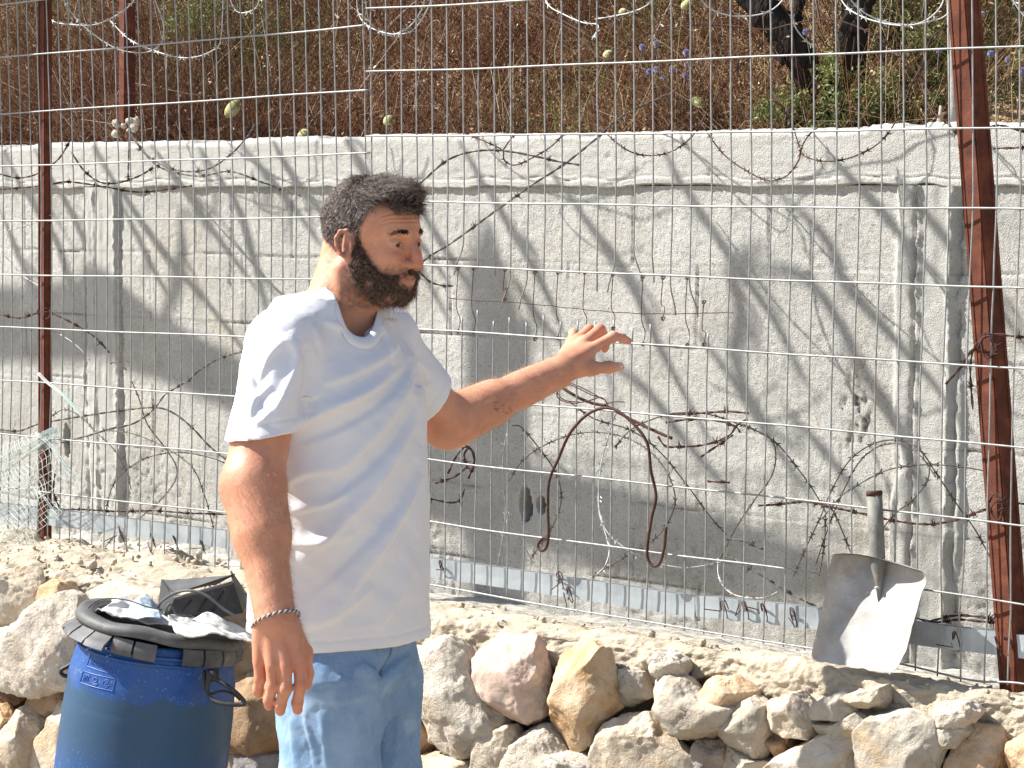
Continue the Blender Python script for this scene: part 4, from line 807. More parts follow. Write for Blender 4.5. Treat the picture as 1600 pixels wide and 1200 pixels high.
# ribbed collar
def ring(c, e1, e2, n=60): t = np.linspace(0, 2 * pi, n + 1); return c + np.cos(t)[:, None] * e1 + np.sin(t)[:, None] * e2
na, nb_ = neck_cut.a['a'], neck_cut.a['b']; ax = (nb_ - na) / np.linalg.norm(nb_ - na); q1 = np.cross(ax, [1, 0, 0]); q1 /= np.linalg.norm(q1); q2 = np.cross(ax, q1); Cc = []
for t_ in np.linspace(0, 2 * pi, 61)[:-1]:
    s_ = np.linspace(-.0549, .20, 400); LL = np.linalg.norm(nb_ - na); h_ = np.clip(s_ / LL, 0, 1); rad_ = np.where(s_ < 0, np.sqrt(np.clip(.055 ** 2 - s_ ** 2, 0, 1)), .055 + .015 * h_); Pq = na + s_[:, None] * ax + rad_[:, None] * (cos(t_) * q1 + sin(t_) * q2); dd_ = evals(torso_p, Pq); dd2 = smin(smin(dd_, evals(slR, Pq), .035), evals(slL, Pq), .03); k_ = np.where(dd2 < 0)[0]; Cc.append(Pq[k_[-1]]) if len(k_) else None
Cc = np.array(Cc)
for _ in range(9): Cc = (np.roll(Cc, 1, 0) + Cc * 2 + np.roll(Cc, -1, 0)) / 4
Cc = smooth_curve(np.concatenate([Cc, Cc[:1]]), 160)
mb = MB(); cen = Cc.mean(0)
prof = [(-.012, .0010), (-.007, .0050), (-.002, .0062), (.004, .0045), (.008, .0005), (.0085, -.0025), (.003, -.005), (-.006, -.006)]
out_ = Cc - cen; out_[:, 2] = 0; out_ /= np.linalg.norm(out_, axis=1, keepdims=True)
G = np.stack([Cc + np.array([0, 0, 1.]) * a + out_ * (b - a * .55) for a, b in prof + prof[:1]], 1); mb.grid(G); mb.build('collar', M['shirt'], so)
# faint reflective logo on the chest
lg = [atz(605, 494, 4.0), atz(622, 496, 4.0)]
def snap(px, py, V=sV, lift=.0015):
    r = ray(px, py); r /= np.linalg.norm(r); D = V - CAM; t = D @ r; d = np.linalg.norm(D - t[:, None] * r, axis=1); m = d < .006; i = np.where(m)[0][np.argmin(t[m])]; return CAM + r * (t[i] - lift)
M['logo'] = mat('logo', [(0, (.50, .52, .53))], 5, .35, spec=.6)
try:
    g_ = np.array([[snap(605 + 16 * u, 494 + 3 * u + 7 * v) for u in np.linspace(0, 1, 9)] for v in (0, .5, 1)]); mb = MB()
    for i in range(6):
        u0, u1 = i / 6, i / 6 + .11; f = lambda u: np.array([np.interp(u, np.linspace(0, 1, 9), g_[1, :, k]) for k in range(3)]); a, b = f(u0), f(u1); up = (g_[0, 0] - g_[2, 0]) * .33
        mb.box((a + b) / 2, (b - a) / 2, up * (.9 if i % 2 else .6), np.array([0, -.0004, 0]))
    mb.build('chest_print', M['logo'], so)
except Exception as ex: print('logo', ex)
# jeans
TJ = [(.66, .150, .110, 0, 0), (.80, .170, .128, 0, 0), (.88, .172, .134, 0, 0), (.96, .166, .128, 0, 0), (1.02, .160, .124, 0, 0)]
jeans = [mkstack([(.80, .135, .110, 0, 0), (.88, .146, .122, 0, 0), (1.02, .150, .122, 0, 0)], 0, k=.03, C=TC + np.array([.010, 0, 0]))]
JR0 = atz(514, 1065, 3.93); JR1 = atz(516, 1215, 3.93); JL0 = atz(590, 1065, 4.08); JL1 = atz(584, 1215, 4.08)
jR = JR1 - JR0; jL = JL1 - JL0
jeans += [cap(JR0, JR0 + jR * 1.0, .094, .090, .04), cap(JR0 + jR, ANR + np.array([0, 0, .03]), .088, .065, .02), cap(JL0, JL0 + jL, .086, .080, .02), cap(JL0 + jL, ANL + np.array([0, 0, .03]), .088, .064, .02)]
jV, jF = surface(jeans, .0040); jV = relax(jV, jF, 1, .5); N = vnormals(jV, jF)
jf = [([(585, 1062), (600, 1050), (625, 1030), (645, 1015)], 5, -.008), ([(583, 1075), (590, 1058), (578, 1045), (560, 1035)], 8, .008), ([(592, 1085), (615, 1060), (645, 1040)], 7, .006), ([(590, 1100), (586, 1140), (590, 1200)], 4, -.006), ([(480, 1070), (520, 1068), (560, 1062)], 7, .003), ([(500, 1100), (540, 1095), (580, 1085)], 6, .003),
      ([(452, 1110), (456, 1150), (462, 1205)], 5, .004), ([(470, 1100), (478, 1140), (490, 1180)], 4, .004), ([(498, 1110), (505, 1150), (510, 1205)], 6, .005), ([(480, 1130), (495, 1145), (500, 1165)], 4, .003), ([(610, 1030), (612, 1045), (606, 1060)], 3, -.003), ([(625, 1090), (620, 1150), (615, 1200)], 8, .004)]
dsp = fold_disp(jV, N, jf) + .003 * fbm(jV * np.array([1, 1, .6]), 14, 4, 95) + .0010 * fbm(jV, 60, 3, 96)
x_, y_, z_ = proj(jV); sm = np.array([np.interp(y_, [1000, 1060, 1120, 1200], [468, 470, 474, 487])])[0]; ss = np.exp(-((x_ - sm) / 1.6) ** 2) * (N[:, 1] < 0); dsp -= .0018 * ss
pk = smooth_curve(np.array([(500, 1028), (512, 1046), (530, 1052)], float), 16); dpk = np.min([np.hypot(x_ - a, y_ - b) for a, b in pk], 0); dsp -= .0012 * np.exp(-(dpk / 1.5) ** 2) * (N[:, 1] < 0)
fly = smooth_curve(np.array([(613, 1014), (610, 1030), (603, 1045), (596, 1056)], float), 20); df = np.min([np.hypot(x_ - a, y_ - b) for a, b in fly], 0); fl = np.exp(-(df / 1.8) ** 2) * (N[:, 1] < 0)
jV = jV + N * dsp[:, None]
M['denim'] = mat('denim', [(.3, (.14, .235, .375)), (.5, (.205, .315, .47)), (.7, (.29, .41, .56))], 9, .9, [(700, .0012, .7), (120, .002, .4)], attr=[(.40, .52, .64), (.03, .05, .08), None], layers=[(260, .5, .8, (.36, .46, .58), .6), (5, .5, .7, (.28, .40, .52), .6)], spec=.1, detail=8)
jo = add_mesh('jeans', jV, jF, M['denim'], man, colors=np.stack([ss * .7 + .35 * sstep(.3, .8, fbm(jV, 22, 3, 97)), fl * .8, ss * 0], 1))
M['shoe'] = mat('shoe', [(.3, (.05, .04, .035)), (.7, (.11, .08, .06))], 20, .6)
for an in (ANR, ANL):
    b = an.copy(); b[2] = 0; sh = [cap(b + np.array([0, 0, .045]) - tv * .04, b + np.array([0, 0, .035]) + tv * .15, .042, .036, .02), cap(b + np.array([0, 0, .05]) - tv * .03, an + np.array([0, 0, .02]), .045, .048, .02)]
    V, F = surface(sh, .006, post=lambda P, d: np.maximum(d, .002 - P[:, 2])); add_mesh('shoe', V, F, M['shoe'], man)
# bracelet
wc = atz(431, 970, 3.665); mb = MB(); ax = (WRR - ELR); ax /= np.linalg.norm(ax); e1 = np.cross(ax, [0, 1, 0]); e1 /= np.linalg.norm(e1); e2 = np.cross(ax, e1); e1t = e1 + ax * -.12
for ph, in ((0,), (pi,)):
    t = np.linspace(0, 2 * pi, 160); rr = .0405 + .0014 * np.cos(t * 26 + ph); P = wc + (rr * np.cos(t))[:, None] * e1t + (rr * 1.04 * np.sin(t))[:, None] * e2 + (.0014 * np.sin(t * 26 + ph))[:, None] * ax; mb.tube(P, .0015, 6, c=(1, 0, 0) if ph else (0, 0, 0))
M['cord2'] = mat('bracelet', [(0, (.62, .60, .62))], 5, .5, attr=[(.10, .06, .07), None, None]); mb.build('bracelet', M['cord2'], man)
# ------------------------------------------------------------ vegetation behind the wall
M['dry'] = mat('dry_stems', [(.3, (.075, .032, .019)), (.5, (.15, .068, .038)), (.7, (.24, .135, .075))], 5, .85, spec=.15, attr=[(.46, .35, .19), (.11, .15, .035), (.62, .55, .45)])
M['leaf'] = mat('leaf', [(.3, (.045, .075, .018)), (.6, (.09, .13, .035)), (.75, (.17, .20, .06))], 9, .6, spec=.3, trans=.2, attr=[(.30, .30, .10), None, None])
M['bark'] = mat('bark', [(.3, (.012, .009, .008)), (.6, (.030, .024, .020)), (.75, (.07, .055, .045))], 14, .95, [(30, .02, 1.0), (120, .006, .8)], stretch=(1, 1, .35), spec=.1)
M['twig'] = mat('twig', [(.3, (.12, .09, .065)), (.7, (.26, .20, .15))], 12, .9)
def tone_at(p, o):
    """how straw coloured (0) or green (1) the growth is along the slope"""
    Q = np.stack([p, o, p * 0], -1); s = np.clip(.10 + .22 * sstep(-.2, .9, p) + .25 * fbm(Q, 1.3, 3, 4) + .5 * sstep(.9, 1.6, p), 0, 1)
    g = sstep(.35, .75, noise(Q, 1.7, 8) + .35 * np.exp(-((p + 1.2) / .3) ** 2) + .25 * sstep(.6, 1.6, p)); return s, g
def brush():
    n = 84000; p = rng.uniform(-4.6, 2.9, n); o = .82 + 2.6 * rng.uniform(0, 1, n) ** 1.5
    keep = rng.uniform(0, 1, n) < np.where(p > .62, .14, 1.0); p, o = p[keep], o[keep]; n = len(p)
    B = PT(p, hill_h(p, o) - .02, o); Lh = rng.uniform(.10, .42, n) * (1 + .4 * noise(np.stack([p, o, p * 0], 1), 1.4, 6)); 
    D = rng.normal(size=(n, 3)) * np.array([.55, .55, .25]) + np.array([.1, 0, .75]) + .5 * np.stack([noise(B, 4, 31), noise(B, 4, 32), 0 * p], 1); D /= np.linalg.norm(D, axis=1, keepdims=True)
    over = (o < .92) & (D @ FN > 0.05); D[over] -= FN * (D[over] @ FN)[:, None] * .8
    K = 4; t = np.linspace(0, 1, K); bend = rng.normal(size=(n, 3)) * .22; bend[:, 2] -= .15
    P = B[:, None] + (Lh[:, None] * t)[..., None] * D[:, None] + (Lh[:, None] * t ** 2)[..., None] * bend[:, None]
    R = rng.uniform(.0007, .0019, n)[:, None] * (1 - .6 * t)[None]; V, F = strands(P, R)
    s, g = tone_at(p, o); s = (rng.uniform(0, 1, n) < s) * rng.uniform(.4, 1, n); g = (rng.uniform(0, 1, n) < g * .45) * .9; w = (rng.uniform(0, 1, n) < .035) * .8
    C = np.repeat(np.stack([s, g, w], 1), K * 3, 0)
    # withered leaves and seed husks along the stems
    m = 85000; i = rng.integers(0, n, m); u = rng.uniform(.2, 1.05, m); Q = B[i] + (Lh[i] * u)[:, None] * D[i] + (Lh[i] * u ** 2)[:, None] * bend[i]
    a = rng.normal(size=(m, 3)); a /= np.linalg.norm(a, axis=1, keepdims=True); b = np.cross(a, rng.normal(size=(m, 3))); b /= np.linalg.norm(b, axis=1, keepdims=True)
    la = rng.uniform(.003, .009, m)[:, None]; lb = la * rng.uniform(.25, .6, m)[:, None]; LV = np.stack([Q - a * la, Q + b * lb, Q + a * la, Q - b * lb], 1).reshape(-1, 3); LF = np.arange(m * 4).reshape(-1, 4)
    C2 = np.repeat(np.stack([np.maximum(s[i], .25 * rng.uniform(0, 1, m)), g[i], (rng.uniform(0, 1, m) < .06) * .9], 1), 4, 0)
    o_ = add_mesh('dry_brush', np.concatenate([V, LV]), [F, LF + len(V)], M['dry'], origin=(0, 0, 0), colors=np.concatenate([C, C2])); tag(o_, kind='stuff')
brush()
# a few long bare arching stems
def long_stem(px, off, r, label, mt='twig', name='dry_stem', group=None):
    C = smooth_curve(np.array([(a, b, o) for (a, b), o in zip(px, np.broadcast_to(off, (len(px),)))], float), 30); P = onp(C[:, 0], C[:, 1], C[:, 2]); mb = MB(); mb.tube(P, np.linspace(r, r * .4, len(P)), 6)
    return tag(mb.build(name, M[mt]), label, 'dry stem', group)
GS = 'long bare stems in the dry brush'
for pts, lb in (([(485, 200), (500, 185), (560, 145), (625, 95)], 'long pale stem slanting up from the small seed head near the left panel edge'),
                ([(655, 125), (665, 60), (672, 38), (685, 32), (688, 45), (678, 58)], 'hooked pale stem curling over at its tip'),
                ([(655, 125), (680, 160), (710, 190), (750, 215)], 'dark reddish stem sloping down to the wall top beside the hooked stem'),
                ([(1300, 190), (1330, 178), (1400, 125), (1440, 92), (1445, 85)], 'thick pale stem rising rightwards above the green shrubs'),
                ([(1085, 190), (1060, 150), (1020, 115), (985, 100)], 'pale stem arching below the purple thistles'),
                ([(60, 195), (120, 175), (190, 180)], 'bent pale stem at the foot of the rusty post on the wall'),
                ([(210, 130), (260, 140), (330, 150), (365, 130)], 'nearly level arching stem right of the rusty post on the wall'),
                ([(1275, 0), (1282, 40), (1280, 60)], 'white bare upright stem between the two dark trunks'),
                ([(1310, 0), (1300, 60), (1290, 100)], 'white bare stem leaning against the right dark trunk')):
    long_stem(pts, .95 if pts[0][0] < 1200 else 1.05, .0030, lb, group=GS)
def leaf_cloud(c, R3, n, size, seed, flat=.5):
    r = np.random.default_rng(seed); k = 26; cen = r.normal(size=(k, 3)) * .48 * np.array(R3); ci = r.integers(0, k, n); Q = c + cen[ci] + r.normal(size=(n, 3)) * .20 * np.array(R3)
    a = r.normal(size=(n, 3)); a /= np.linalg.norm(a, axis=1, keepdims=True); b = np.cross(a, r.normal(size=(n, 3))); b /= np.linalg.norm(b, axis=1, keepdims=True); la = r.uniform(.6, 1.3, n)[:, None] * size; lb = la * .4
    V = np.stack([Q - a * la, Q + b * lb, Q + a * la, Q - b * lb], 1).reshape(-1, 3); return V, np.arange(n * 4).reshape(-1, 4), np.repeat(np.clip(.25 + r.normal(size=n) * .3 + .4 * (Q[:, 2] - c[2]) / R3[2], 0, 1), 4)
def shrub(px, py, off, R3, n, seed, label, size=.007):
    c = onp(px, py, off); b = c.copy(); b[2] = hill_h(np.array([pz(c)[0]]), np.array([off]))[0] - .02; root = thing('shrub', label, 'shrub', b, 'green shrubs above the wall')
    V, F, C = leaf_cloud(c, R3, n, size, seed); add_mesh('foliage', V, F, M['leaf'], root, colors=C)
    r = np.random.default_rng(seed); mb = MB()
    for i in range(14):
        e = c + r.normal(size=3) * np.array(R3) * .6; m = (b + e) / 2 + r.normal(size=3) * .02; mb.tube(smooth_curve([b + r.normal(size=3) * .02, m, e], 8), np.linspace(.004, .001, 8), 5)
    mb.build('stems', M['twig'], root)
shrub(1262, 168, .90, (.085, .06, .085), 5200, 1, 'light green low shrub at the foot of the left dark trunk')
shrub(1322, 160, .92, (.070, .06, .10), 4600, 2, 'green shrub growing between the two dark trunks')
shrub(1392, 172, .90, (.11, .06, .075), 7000, 3, 'dark green spreading shrub right of the trunks')
shrub(1450, 130, 1.02, (.10, .08, .14), 5200, 4, 'thin grey green shrub behind the steel post of the wall')
shrub(1408, 60, 1.3, (.17, .12, .16), 5200, 5, 'loose yellow green shrub high up between trunk and right post')
shrub(310, 30, 1.2, (.10, .1, .12), 1500, 6, 'sparse green shrub high in the brush right of the rusty wall post')
shrub(430, 45, 1.4, (.13, .1, .13), 1500, 7, 'sparse olive shrub in the brush above the left panel')
shrub(1575, 150, 1.1, (.10, .1, .10), 1700, 8, 'grey green shrub under the thistles right of the big post')
def tree():
    b = onp(1312, 196, 1.05); root = thing('tree', 'dark barked two trunked tree standing above the wall', 'tree', b)
    def limb(pts, r, name='trunk', n=60, off=1.05):
        C = smooth_curve(np.array(pts, float), n); P = onp(C[:, 0], C[:, 1], C[:, 2] - .14); rr = np.interp(np.linspace(0, 1, n), np.linspace(0, 1, len(r)), r); mb = MB(); mb.tube(P, rr, 22); V = np.concatenate(mb.V)
        i = np.repeat(np.arange(n), 22); ax = np.concatenate([P[i], P[:1], P[-1:]]); N = V - ax; N /= np.linalg.norm(N, axis=1, keepdims=True) + 1e-9; V = V + N * (.010 * fbm(V * np.array([1, 1, .4]), 26, 3, 7) + .004 * fbm(V, 90, 2, 9))[:, None]; mb.V = [V]; return mb.build(name, M['bark'], root)
    limb([(1300, 230, 1.05), (1288, 170, 1.05), (1262, 110, 1.04), (1235, 65, 1.02), (1195, 20, 1.0), (1150, -30, .98), (1080, -120, .95)], [.046, .043, .042, .041, .040, .034, .025])
    limb([(1318, 230, 1.08), (1322, 150, 1.08), (1334, 70, 1.08), (1334, 0, 1.10), (1345, -90, 1.15), (1350, -260, 1.2)], [.040, .037, .035, .034, .030, .022])
    limb([(1250, 90, 1.03), (1245, 30, 1.06), (1262, -40, 1.1)], [.016, .013, .01], 'limb', 30); limb([(1330, 60, 1.08), (1352, 20, 1.0), (1400, -70, .9)], [.014, .012, .008], 'limb', 30)
    limb([(1215, 55, 1.0), (1212, 80, .98), (1225, 100, .97)], [.008, .006, .004], 'limb', 20)
    for (x, y, o, R3, n, s) in ((1120, -330, .9, (.28, .26, .16), 2200, 11), (1350, -420, 1.2, (.34, .3, .2), 2600, 12)):
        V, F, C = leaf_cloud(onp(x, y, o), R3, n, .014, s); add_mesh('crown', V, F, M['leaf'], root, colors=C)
tree()
# globe thistles
M['thistle'] = mat('thistle', [(.3, (.24, .21, .38)), (.7, (.40, .37, .56))], 300, .8); M['thistle_old'] = mat('thistle_old', [(.3, (.26, .25, .30)), (.7, (.45, .43, .45))], 300, .8)
TH = [(1004, 74, .010, 1, 'leftmost pale violet globe thistle in the middle cluster'), (1026, 68, .010, 0, 'greyish globe thistle at the top of the middle cluster'), (1073, 82, .0105, 1, 'bright violet globe thistle standing highest on the right of the cluster'), (1073, 101, .008, 0, 'dark withered globe thistle under the bright violet one'),
      (1015, 112, .010, 1, 'violet globe thistle low on the left of the cluster'), (1026, 109, .0095, 1, 'violet globe thistle touching its left neighbour'), (1037, 122, .009, 0, 'whitish globe thistle lowest in the cluster'), (1050, 110, .009, 1, 'faint violet globe thistle in the middle of the low row'), (1072, 118, .0105, 1, 'violet globe thistle at the right end of the low row'),
      (1168, 178, .008, 1, 'small globe thistle by itself left of the tree'), (1259, 50, .009, 1, 'violet globe thistle in front of the leaning trunk'), (1232, 174, .009, 1, 'deep violet globe thistle beside the light green shrub'), (1467, 80, .007, 1, 'small globe thistle left of the right post'),
      (1548, 84, .009, 1, 'deep violet globe thistle just right of the big post'), (1575, 93, .008, 1, 'small violet globe thistle right of the big post, second from it'), (1598, 111, .010, 1, 'violet globe thistle cut by the right edge'), (1535, 22, .008, 0, 'pale globe thistle high up beside the big post')]
for i, (x, y, r_, v, lb) in enumerate(TH):
    off = .86; c = onp(x, y, off); b = onp(x + rng.uniform(-14, 14), y + rng.uniform(50, 90), off + .02); root = thing('globe_thistle', lb, 'thistle', b, 'globe thistles above the wall')
    mb = MB(); mb.tube(smooth_curve([b, (b + c) / 2 + rng.normal(size=3) * .012, c], 10), .0014, 5); mb.build('stem', M['twig'], root)
    n = 260; d = rng.normal(size=(n, 3)); d /= np.linalg.norm(d, axis=1, keepdims=True); k = np.array([.3, .75, 1.0]); P = c + d[:, None] * (k * r_ * .95)[None, :, None]; V, F = strands(P, np.tile(r_ * np.array([.05, .10, .01]), (n, 1))); add_mesh('flower_head', V, F, M['thistle' if v else 'thistle_old'], root)
# folded seed heads
M['umbel'] = mat('umbel', [(.3, (.30, .29, .13)), (.7, (.50, .48, .26))], 60, .8)
for (x, y, R3, yw, lb) in ((364, 170, (.036, .022), 35, 'large pale yellow folded seed head standing over the wall'), (475, 211, (.020, .018), 0, 'small yellow green seed head lying on the wall top'), (607, 188, (.017, .014), 15, 'small ragged seed head right of the panel joint'), (950, 85, (.015, .011), 5, 'cream coloured seed head under the dark razor wire'), (1072, 8, (.014, .012), 0, 'pale seed head at the top edge of the picture'), (1092, 160, (.015, .022), 60, 'whitish feathery seed head in the brush under the thistles'), (973, 18, (.012, .008), 0, 'cream seed head near the top among the razor wire')):
    off = .80 if y > 160 else .86; c = onp(x, y, off); b = onp(x + 12, min(y + 60, 222), off + .02); root = thing('seed_head', lb, 'seed head', b, 'folded seed heads above the wall')
    mb = MB(); mb.tube(smooth_curve([b, b * .5 + c * .5 + rng.normal(size=3) * .01, c], 10), .0016, 5); mb.build('stem', M['twig'], root)
    n = 420; th = rng.uniform(0, 2 * pi, n); ph = rng.uniform(.2, 1, n); a_ = radians(yw); ex = FD * cos(a_) + np.array([0, 0, sin(a_)]); ez = -FD * sin(a_) + np.array([0, 0, cos(a_)])
    t = np.linspace(0, 1, 5); lon = (t * 2 - 1)[None] * ph[:, None]; rad = np.sqrt(np.clip(1 - lon ** 2, 0, 1)); P = c + (lon * R3[0])[..., None] * ex + (rad * R3[1] * np.cos(th + .3)[:, None])[..., None] * ez + (rad * R3[1] * np.sin(th)[:, None])[..., None] * FN
    V, F = strands(P, np.tile(np.array([.0006, .0009, .0009, .0007, .0003]), (n, 1))); add_mesh('umbel', V, F, M['umbel'], root)
# posts standing on the wall top
u2 = thing('fence_post', 'short rusty steel post standing on the wall top among the brush', 'post', onp(196, 210, .74)); A_ = onp(196, -200, .74); B_ = onp(194, 200, .74); mb = MB()
for e, w in ((np.array([-.62, .78, 0.]), .032), (np.array([.86, .51, 0.]), .034)): mb.box((A_ + B_) / 2 + e * w / 2, e * w / 2, np.cross(e, [0, 0, 1]) * .0022, (A_ - B_) / 2)
mb.build('angle_iron', M['rust'], u2, smooth=False)
mb = MB(); V, F = ICO[3]
for i in range(9): mb.add(V * rng.uniform(.006, .014, 3) * (1 + .15 * rng.normal(size=(len(V), 1))) + onp(194 + rng.uniform(-14, 22), 188 + rng.uniform(0, 24), .735), F)
mb.build('mortar_lump', M['st_white'], u2)
u3 = thing('fence_post', 'weathered grey pipe post with a rust patch on the wall top behind the leaning post', 'post', onp(1492, 204, .76)); mb = MB(); mb.tube(np.linspace(onp(1484, -240, .76), onp(1491, 203, .76), 12), .0125, 16)
M['oldpipe'] = mat('old_pipe', [(.3, (.28, .26, .23)), (.7, (.42, .40, .36))], 20, .85, [(120, .002, .5)], layers=[(12, .6, .68, (.22, .09, .05), .8)]); mb.build('pipe', M['oldpipe'], u3)
mb = MB(); mb.tube(np.linspace(onp(1470, 165, .75), onp(1467, 203, .75), 4), [.003, .004, .007, .010], 8); mb.build('mortar_lump', M['st_white'], u3)
# tree added out of view, limbs and twigs shaped to cast the wall shadows
def added_shade_tree():
    def on_wall(x, y, t): return onp(x, y, WOFF) + SDIR * np.asarray(t)[..., None]
    root = thing('tree', 'added unseen tree beyond the left edge, its bare limbs and twigs shading the wall', 'tree', np.array([-4.4, 7.6, 0.]))
    def cast(pts, r, t0, name='limb', n=50):
        C = smooth_curve(np.array(pts, float), n); P = on_wall(C[:, 0], C[:, 1], np.broadcast_to(t0, (n,)) if np.ndim(t0) == 0 else np.interp(np.linspace(0, 1, n), np.linspace(0, 1, len(t0)), t0)); rr = np.interp(np.linspace(0, 1, n), np.linspace(0, 1, len(r)), r); mb = MB(); mb.tube(P, rr * (1.1 if name == 'twig' else 1.12), 10); return P, mb.build(name, M['bark'], root)
    P1, _ = cast([(-160, 500), (0, 508), (120, 505), (190, 505), (260, 545), (330, 582), (420, 630), (520, 690), (650, 742), (820, 790), (1000, 838), (1150, 872), (1300, 900)], [.06, .048, .050, .066, .050, .045, .045, .05, .05, .05, .05, .045, .02], [3.0, 3.2])
    cast([(770, 985), (772, 900), (772, 800), (772, 600), (770, 450), (764, 345)], [.03, .044, .046, .046, .040, .006], 3.1)
    S_ = [([(0, 330), (30, 400), (62, 470)], 2.1), ([(10, 230), (40, 300), (90, 380), (120, 470), (180, 560)], 2.2), ([(150, 225), (190, 300), (260, 400), (330, 480), (420, 600)], 2.0), ([(180, 300), (215, 370), (245, 430), (270, 470)], 2.3), ([(240, 230), (290, 300), (340, 370), (400, 450)], 2.1), ([(320, 240), (370, 320), (395, 400), (420, 500)], 2.0), ([(380, 230), (440, 300), (500, 380)], 2.2),
          ([(430, 222), (470, 290), (560, 400)], 2.0), ([(540, 218), (580, 275), (650, 370), (700, 440)], 2.1), ([(720, 220), (760, 290), (800, 360), (850, 450), (880, 520)], 2.2), ([(640, 300), (690, 380), (740, 460)], 2.4), ([(860, 260), (920, 350), (980, 430), (1040, 560), (1110, 690)], 2.3), ([(800, 430), (830, 480), (880, 540)], 2.4), ([(940, 560), (1010, 610), (1080, 700), (1150, 780)], 2.6),
          ([(1045, 240), (1075, 300), (1140, 400), (1210, 500), (1260, 600)], 2.2), ([(1200, 380), (1165, 400), (1145, 440), (1160, 490), (1150, 560), (1180, 640), (1240, 700)], 2.4), ([(1170, 420), (1250, 430), (1310, 500), (1370, 620), (1440, 740)], 2.5), ([(1215, 300), (1290, 370), (1320, 440), (1380, 510), (1470, 610), (1520, 680)], 2.3), ([(1300, 250), (1350, 300), (1420, 380), (1500, 470)], 2.1), ([(1420, 290), (1470, 360), (1540, 450), (1600, 540)], 2.2),
          ([(1090, 520), (1150, 600), (1200, 680), (1270, 780)], 2.6), ([(1330, 540), (1400, 650), (1450, 760), (1480, 850)], 2.7), ([(1230, 640), (1300, 720), (1360, 800)], 2.7), ([(560, 260), (610, 330), (700, 500)], 2.2), ([(60, 240), (110, 330), (140, 400)], 2.0), ([(280, 330), (285, 400), (270, 470), (250, 500)], 2.3)]
    r = np.random.default_rng(4)
    for pts, t in S_:
        cast(pts, [.004, .010, .013, .009, .005], t, 'twig', 24)
        for k in range(2):
            q = np.array(pts[r.integers(0, len(pts) - 1)], float); L_ = r.uniform(50, 130); a = radians(r.uniform(30, 80)); cast([q, q + L_ * .5 * np.array([cos(a), sin(a)]) + r.normal(size=2) * 6, q + L_ * np.array([cos(a + .2), sin(a + .2)])], [.006, .005, .002], t + r.uniform(-.1, .3), 'twig', 10)
    mb = MB(); mb.tube(smooth_curve([np.array([-4.4, 7.6, 0]), np.array([-4.3, 7.6, 1.8]), np.array([-4.2, 7.7, 3.4]), P1[0]], 30), np.linspace(.14, .07, 30), 16); mb.build('trunk', M['bark'], root)
added_shade_tree()
# ------------------------------------------------------------ barbed and razor wire
def curve3(pts, offs, step=.006):
    """pts in pixels, offs: metres behind the fence plane (one per point or a constant)"""
    pts = np.array(pts, float); o = np.broadcast_to(np.asarray(offs, float), (len(pts),)) if np.ndim(offs) == 0 else np.interp(np.linspace(0, 1, len(pts)), np.linspace(0, 1, len(offs)), offs)
    C = smooth_curve(np.concatenate([pts, o[:, None]], 1), len(pts) * 14); return resample(onp(C[:, 0], C[:, 1], C[:, 2]), step)
def frame(P):
    T = np.gradient(P, axis=0); T /= np.linalg.norm(T, axis=1, keepdims=True); N = np.cross(T, [0.13, .99, .05]); N /= np.linalg.norm(N, axis=1, keepdims=True) + 1e-9; return T, N, np.cross(T, N)
def barbed(mb, P, r=.0014, pitch=.10, seed=0, amp=1.0):
    rr = np.random.default_rng(seed); T, N, B = frame(P); s = np.arange(len(P)) * np.linalg.norm(P[1] - P[0])
    for ph in (0, pi):
        a = s / .011 + ph; mb.tube(P + .0015 * (np.cos(a)[:, None] * N + np.sin(a)[:, None] * B), r, 5)
    for k in np.arange(rr.uniform(.02, pitch), s[-1], pitch):
        i = min(int(k / s[-1] * (len(P) - 1)), len(P) - 1)
        for q in range(4):
            d = N[i] * rr.normal() + B[i] * rr.normal() * .7 + T[i] * rr.normal() * .4; d /= np.linalg.norm(d); c = P[i] + T[i] * (q - 1.5) * .0022; mb.tube(np.stack([c - d * .002, c + d * .006, c + d * .0145 * amp]), [r * .9, r * .8, r * .25], 4)
        a = np.linspace(0, 5 * pi, 24); mb.tube(P[i] + (np.linspace(-.005, .005, 24))[:, None] * T[i] + .0036 * (np.cos(a)[:, None] * N[i] + np.sin(a)[:, None] * B[i]), r * .8, 4)
def razor(mb, P, r=.0016, pitch=.062, seed=0, sc=1.2):
    rr = np.random.default_rng(seed); T, N, B = frame(P); mb.tube(P, r, 6); s = np.arange(len(P)) * np.linalg.norm(P[1] - P[0]); tw = rr.uniform(-.5, .5)
    for k in np.arange(rr.uniform(.01, pitch), s[-1], pitch):
        i = min(int(k / s[-1] * (len(P) - 1)), len(P) - 1); a = tw + .5 * np.sin(k * 3.1); n = N[i] * cos(a) + B[i] * sin(a); m = np.cross(T[i], n); t = T[i]; L = .0105 * sc; w = .0068 * sc
        pts = np.array([(-L, w), (-L * .35, .0022), (L * .35, .0022), (L, w), (L * .62, -.0002), (L, -w), (L * .35, -.0022), (-L * .35, -.0022), (-L, -w), (-L * .62, .0002)])
        V = np.concatenate([P[i] + pts[:, :1] * t + pts[:, 1:] * n + m * h for h in (-.0004, .0004)]); F3 = [[0, 1, 9], [1, 7, 9], [7, 8, 9], [1, 2, 6], [1, 6, 7], [2, 3, 4], [2, 4, 6], [4, 5, 6]]
        F3 = F3 + [[q + 10 for q in f_[::-1]] for f_ in F3]; F4 = [[q, (q + 1) % 10, (q + 1) % 10 + 10, q + 10] for q in range(10)]; mb.add(V, [np.array(F3), np.array(F4)])
def plain(mb, P, r=.0013): mb.tube(P, r, 6)
def rise(P, up=.02): return P
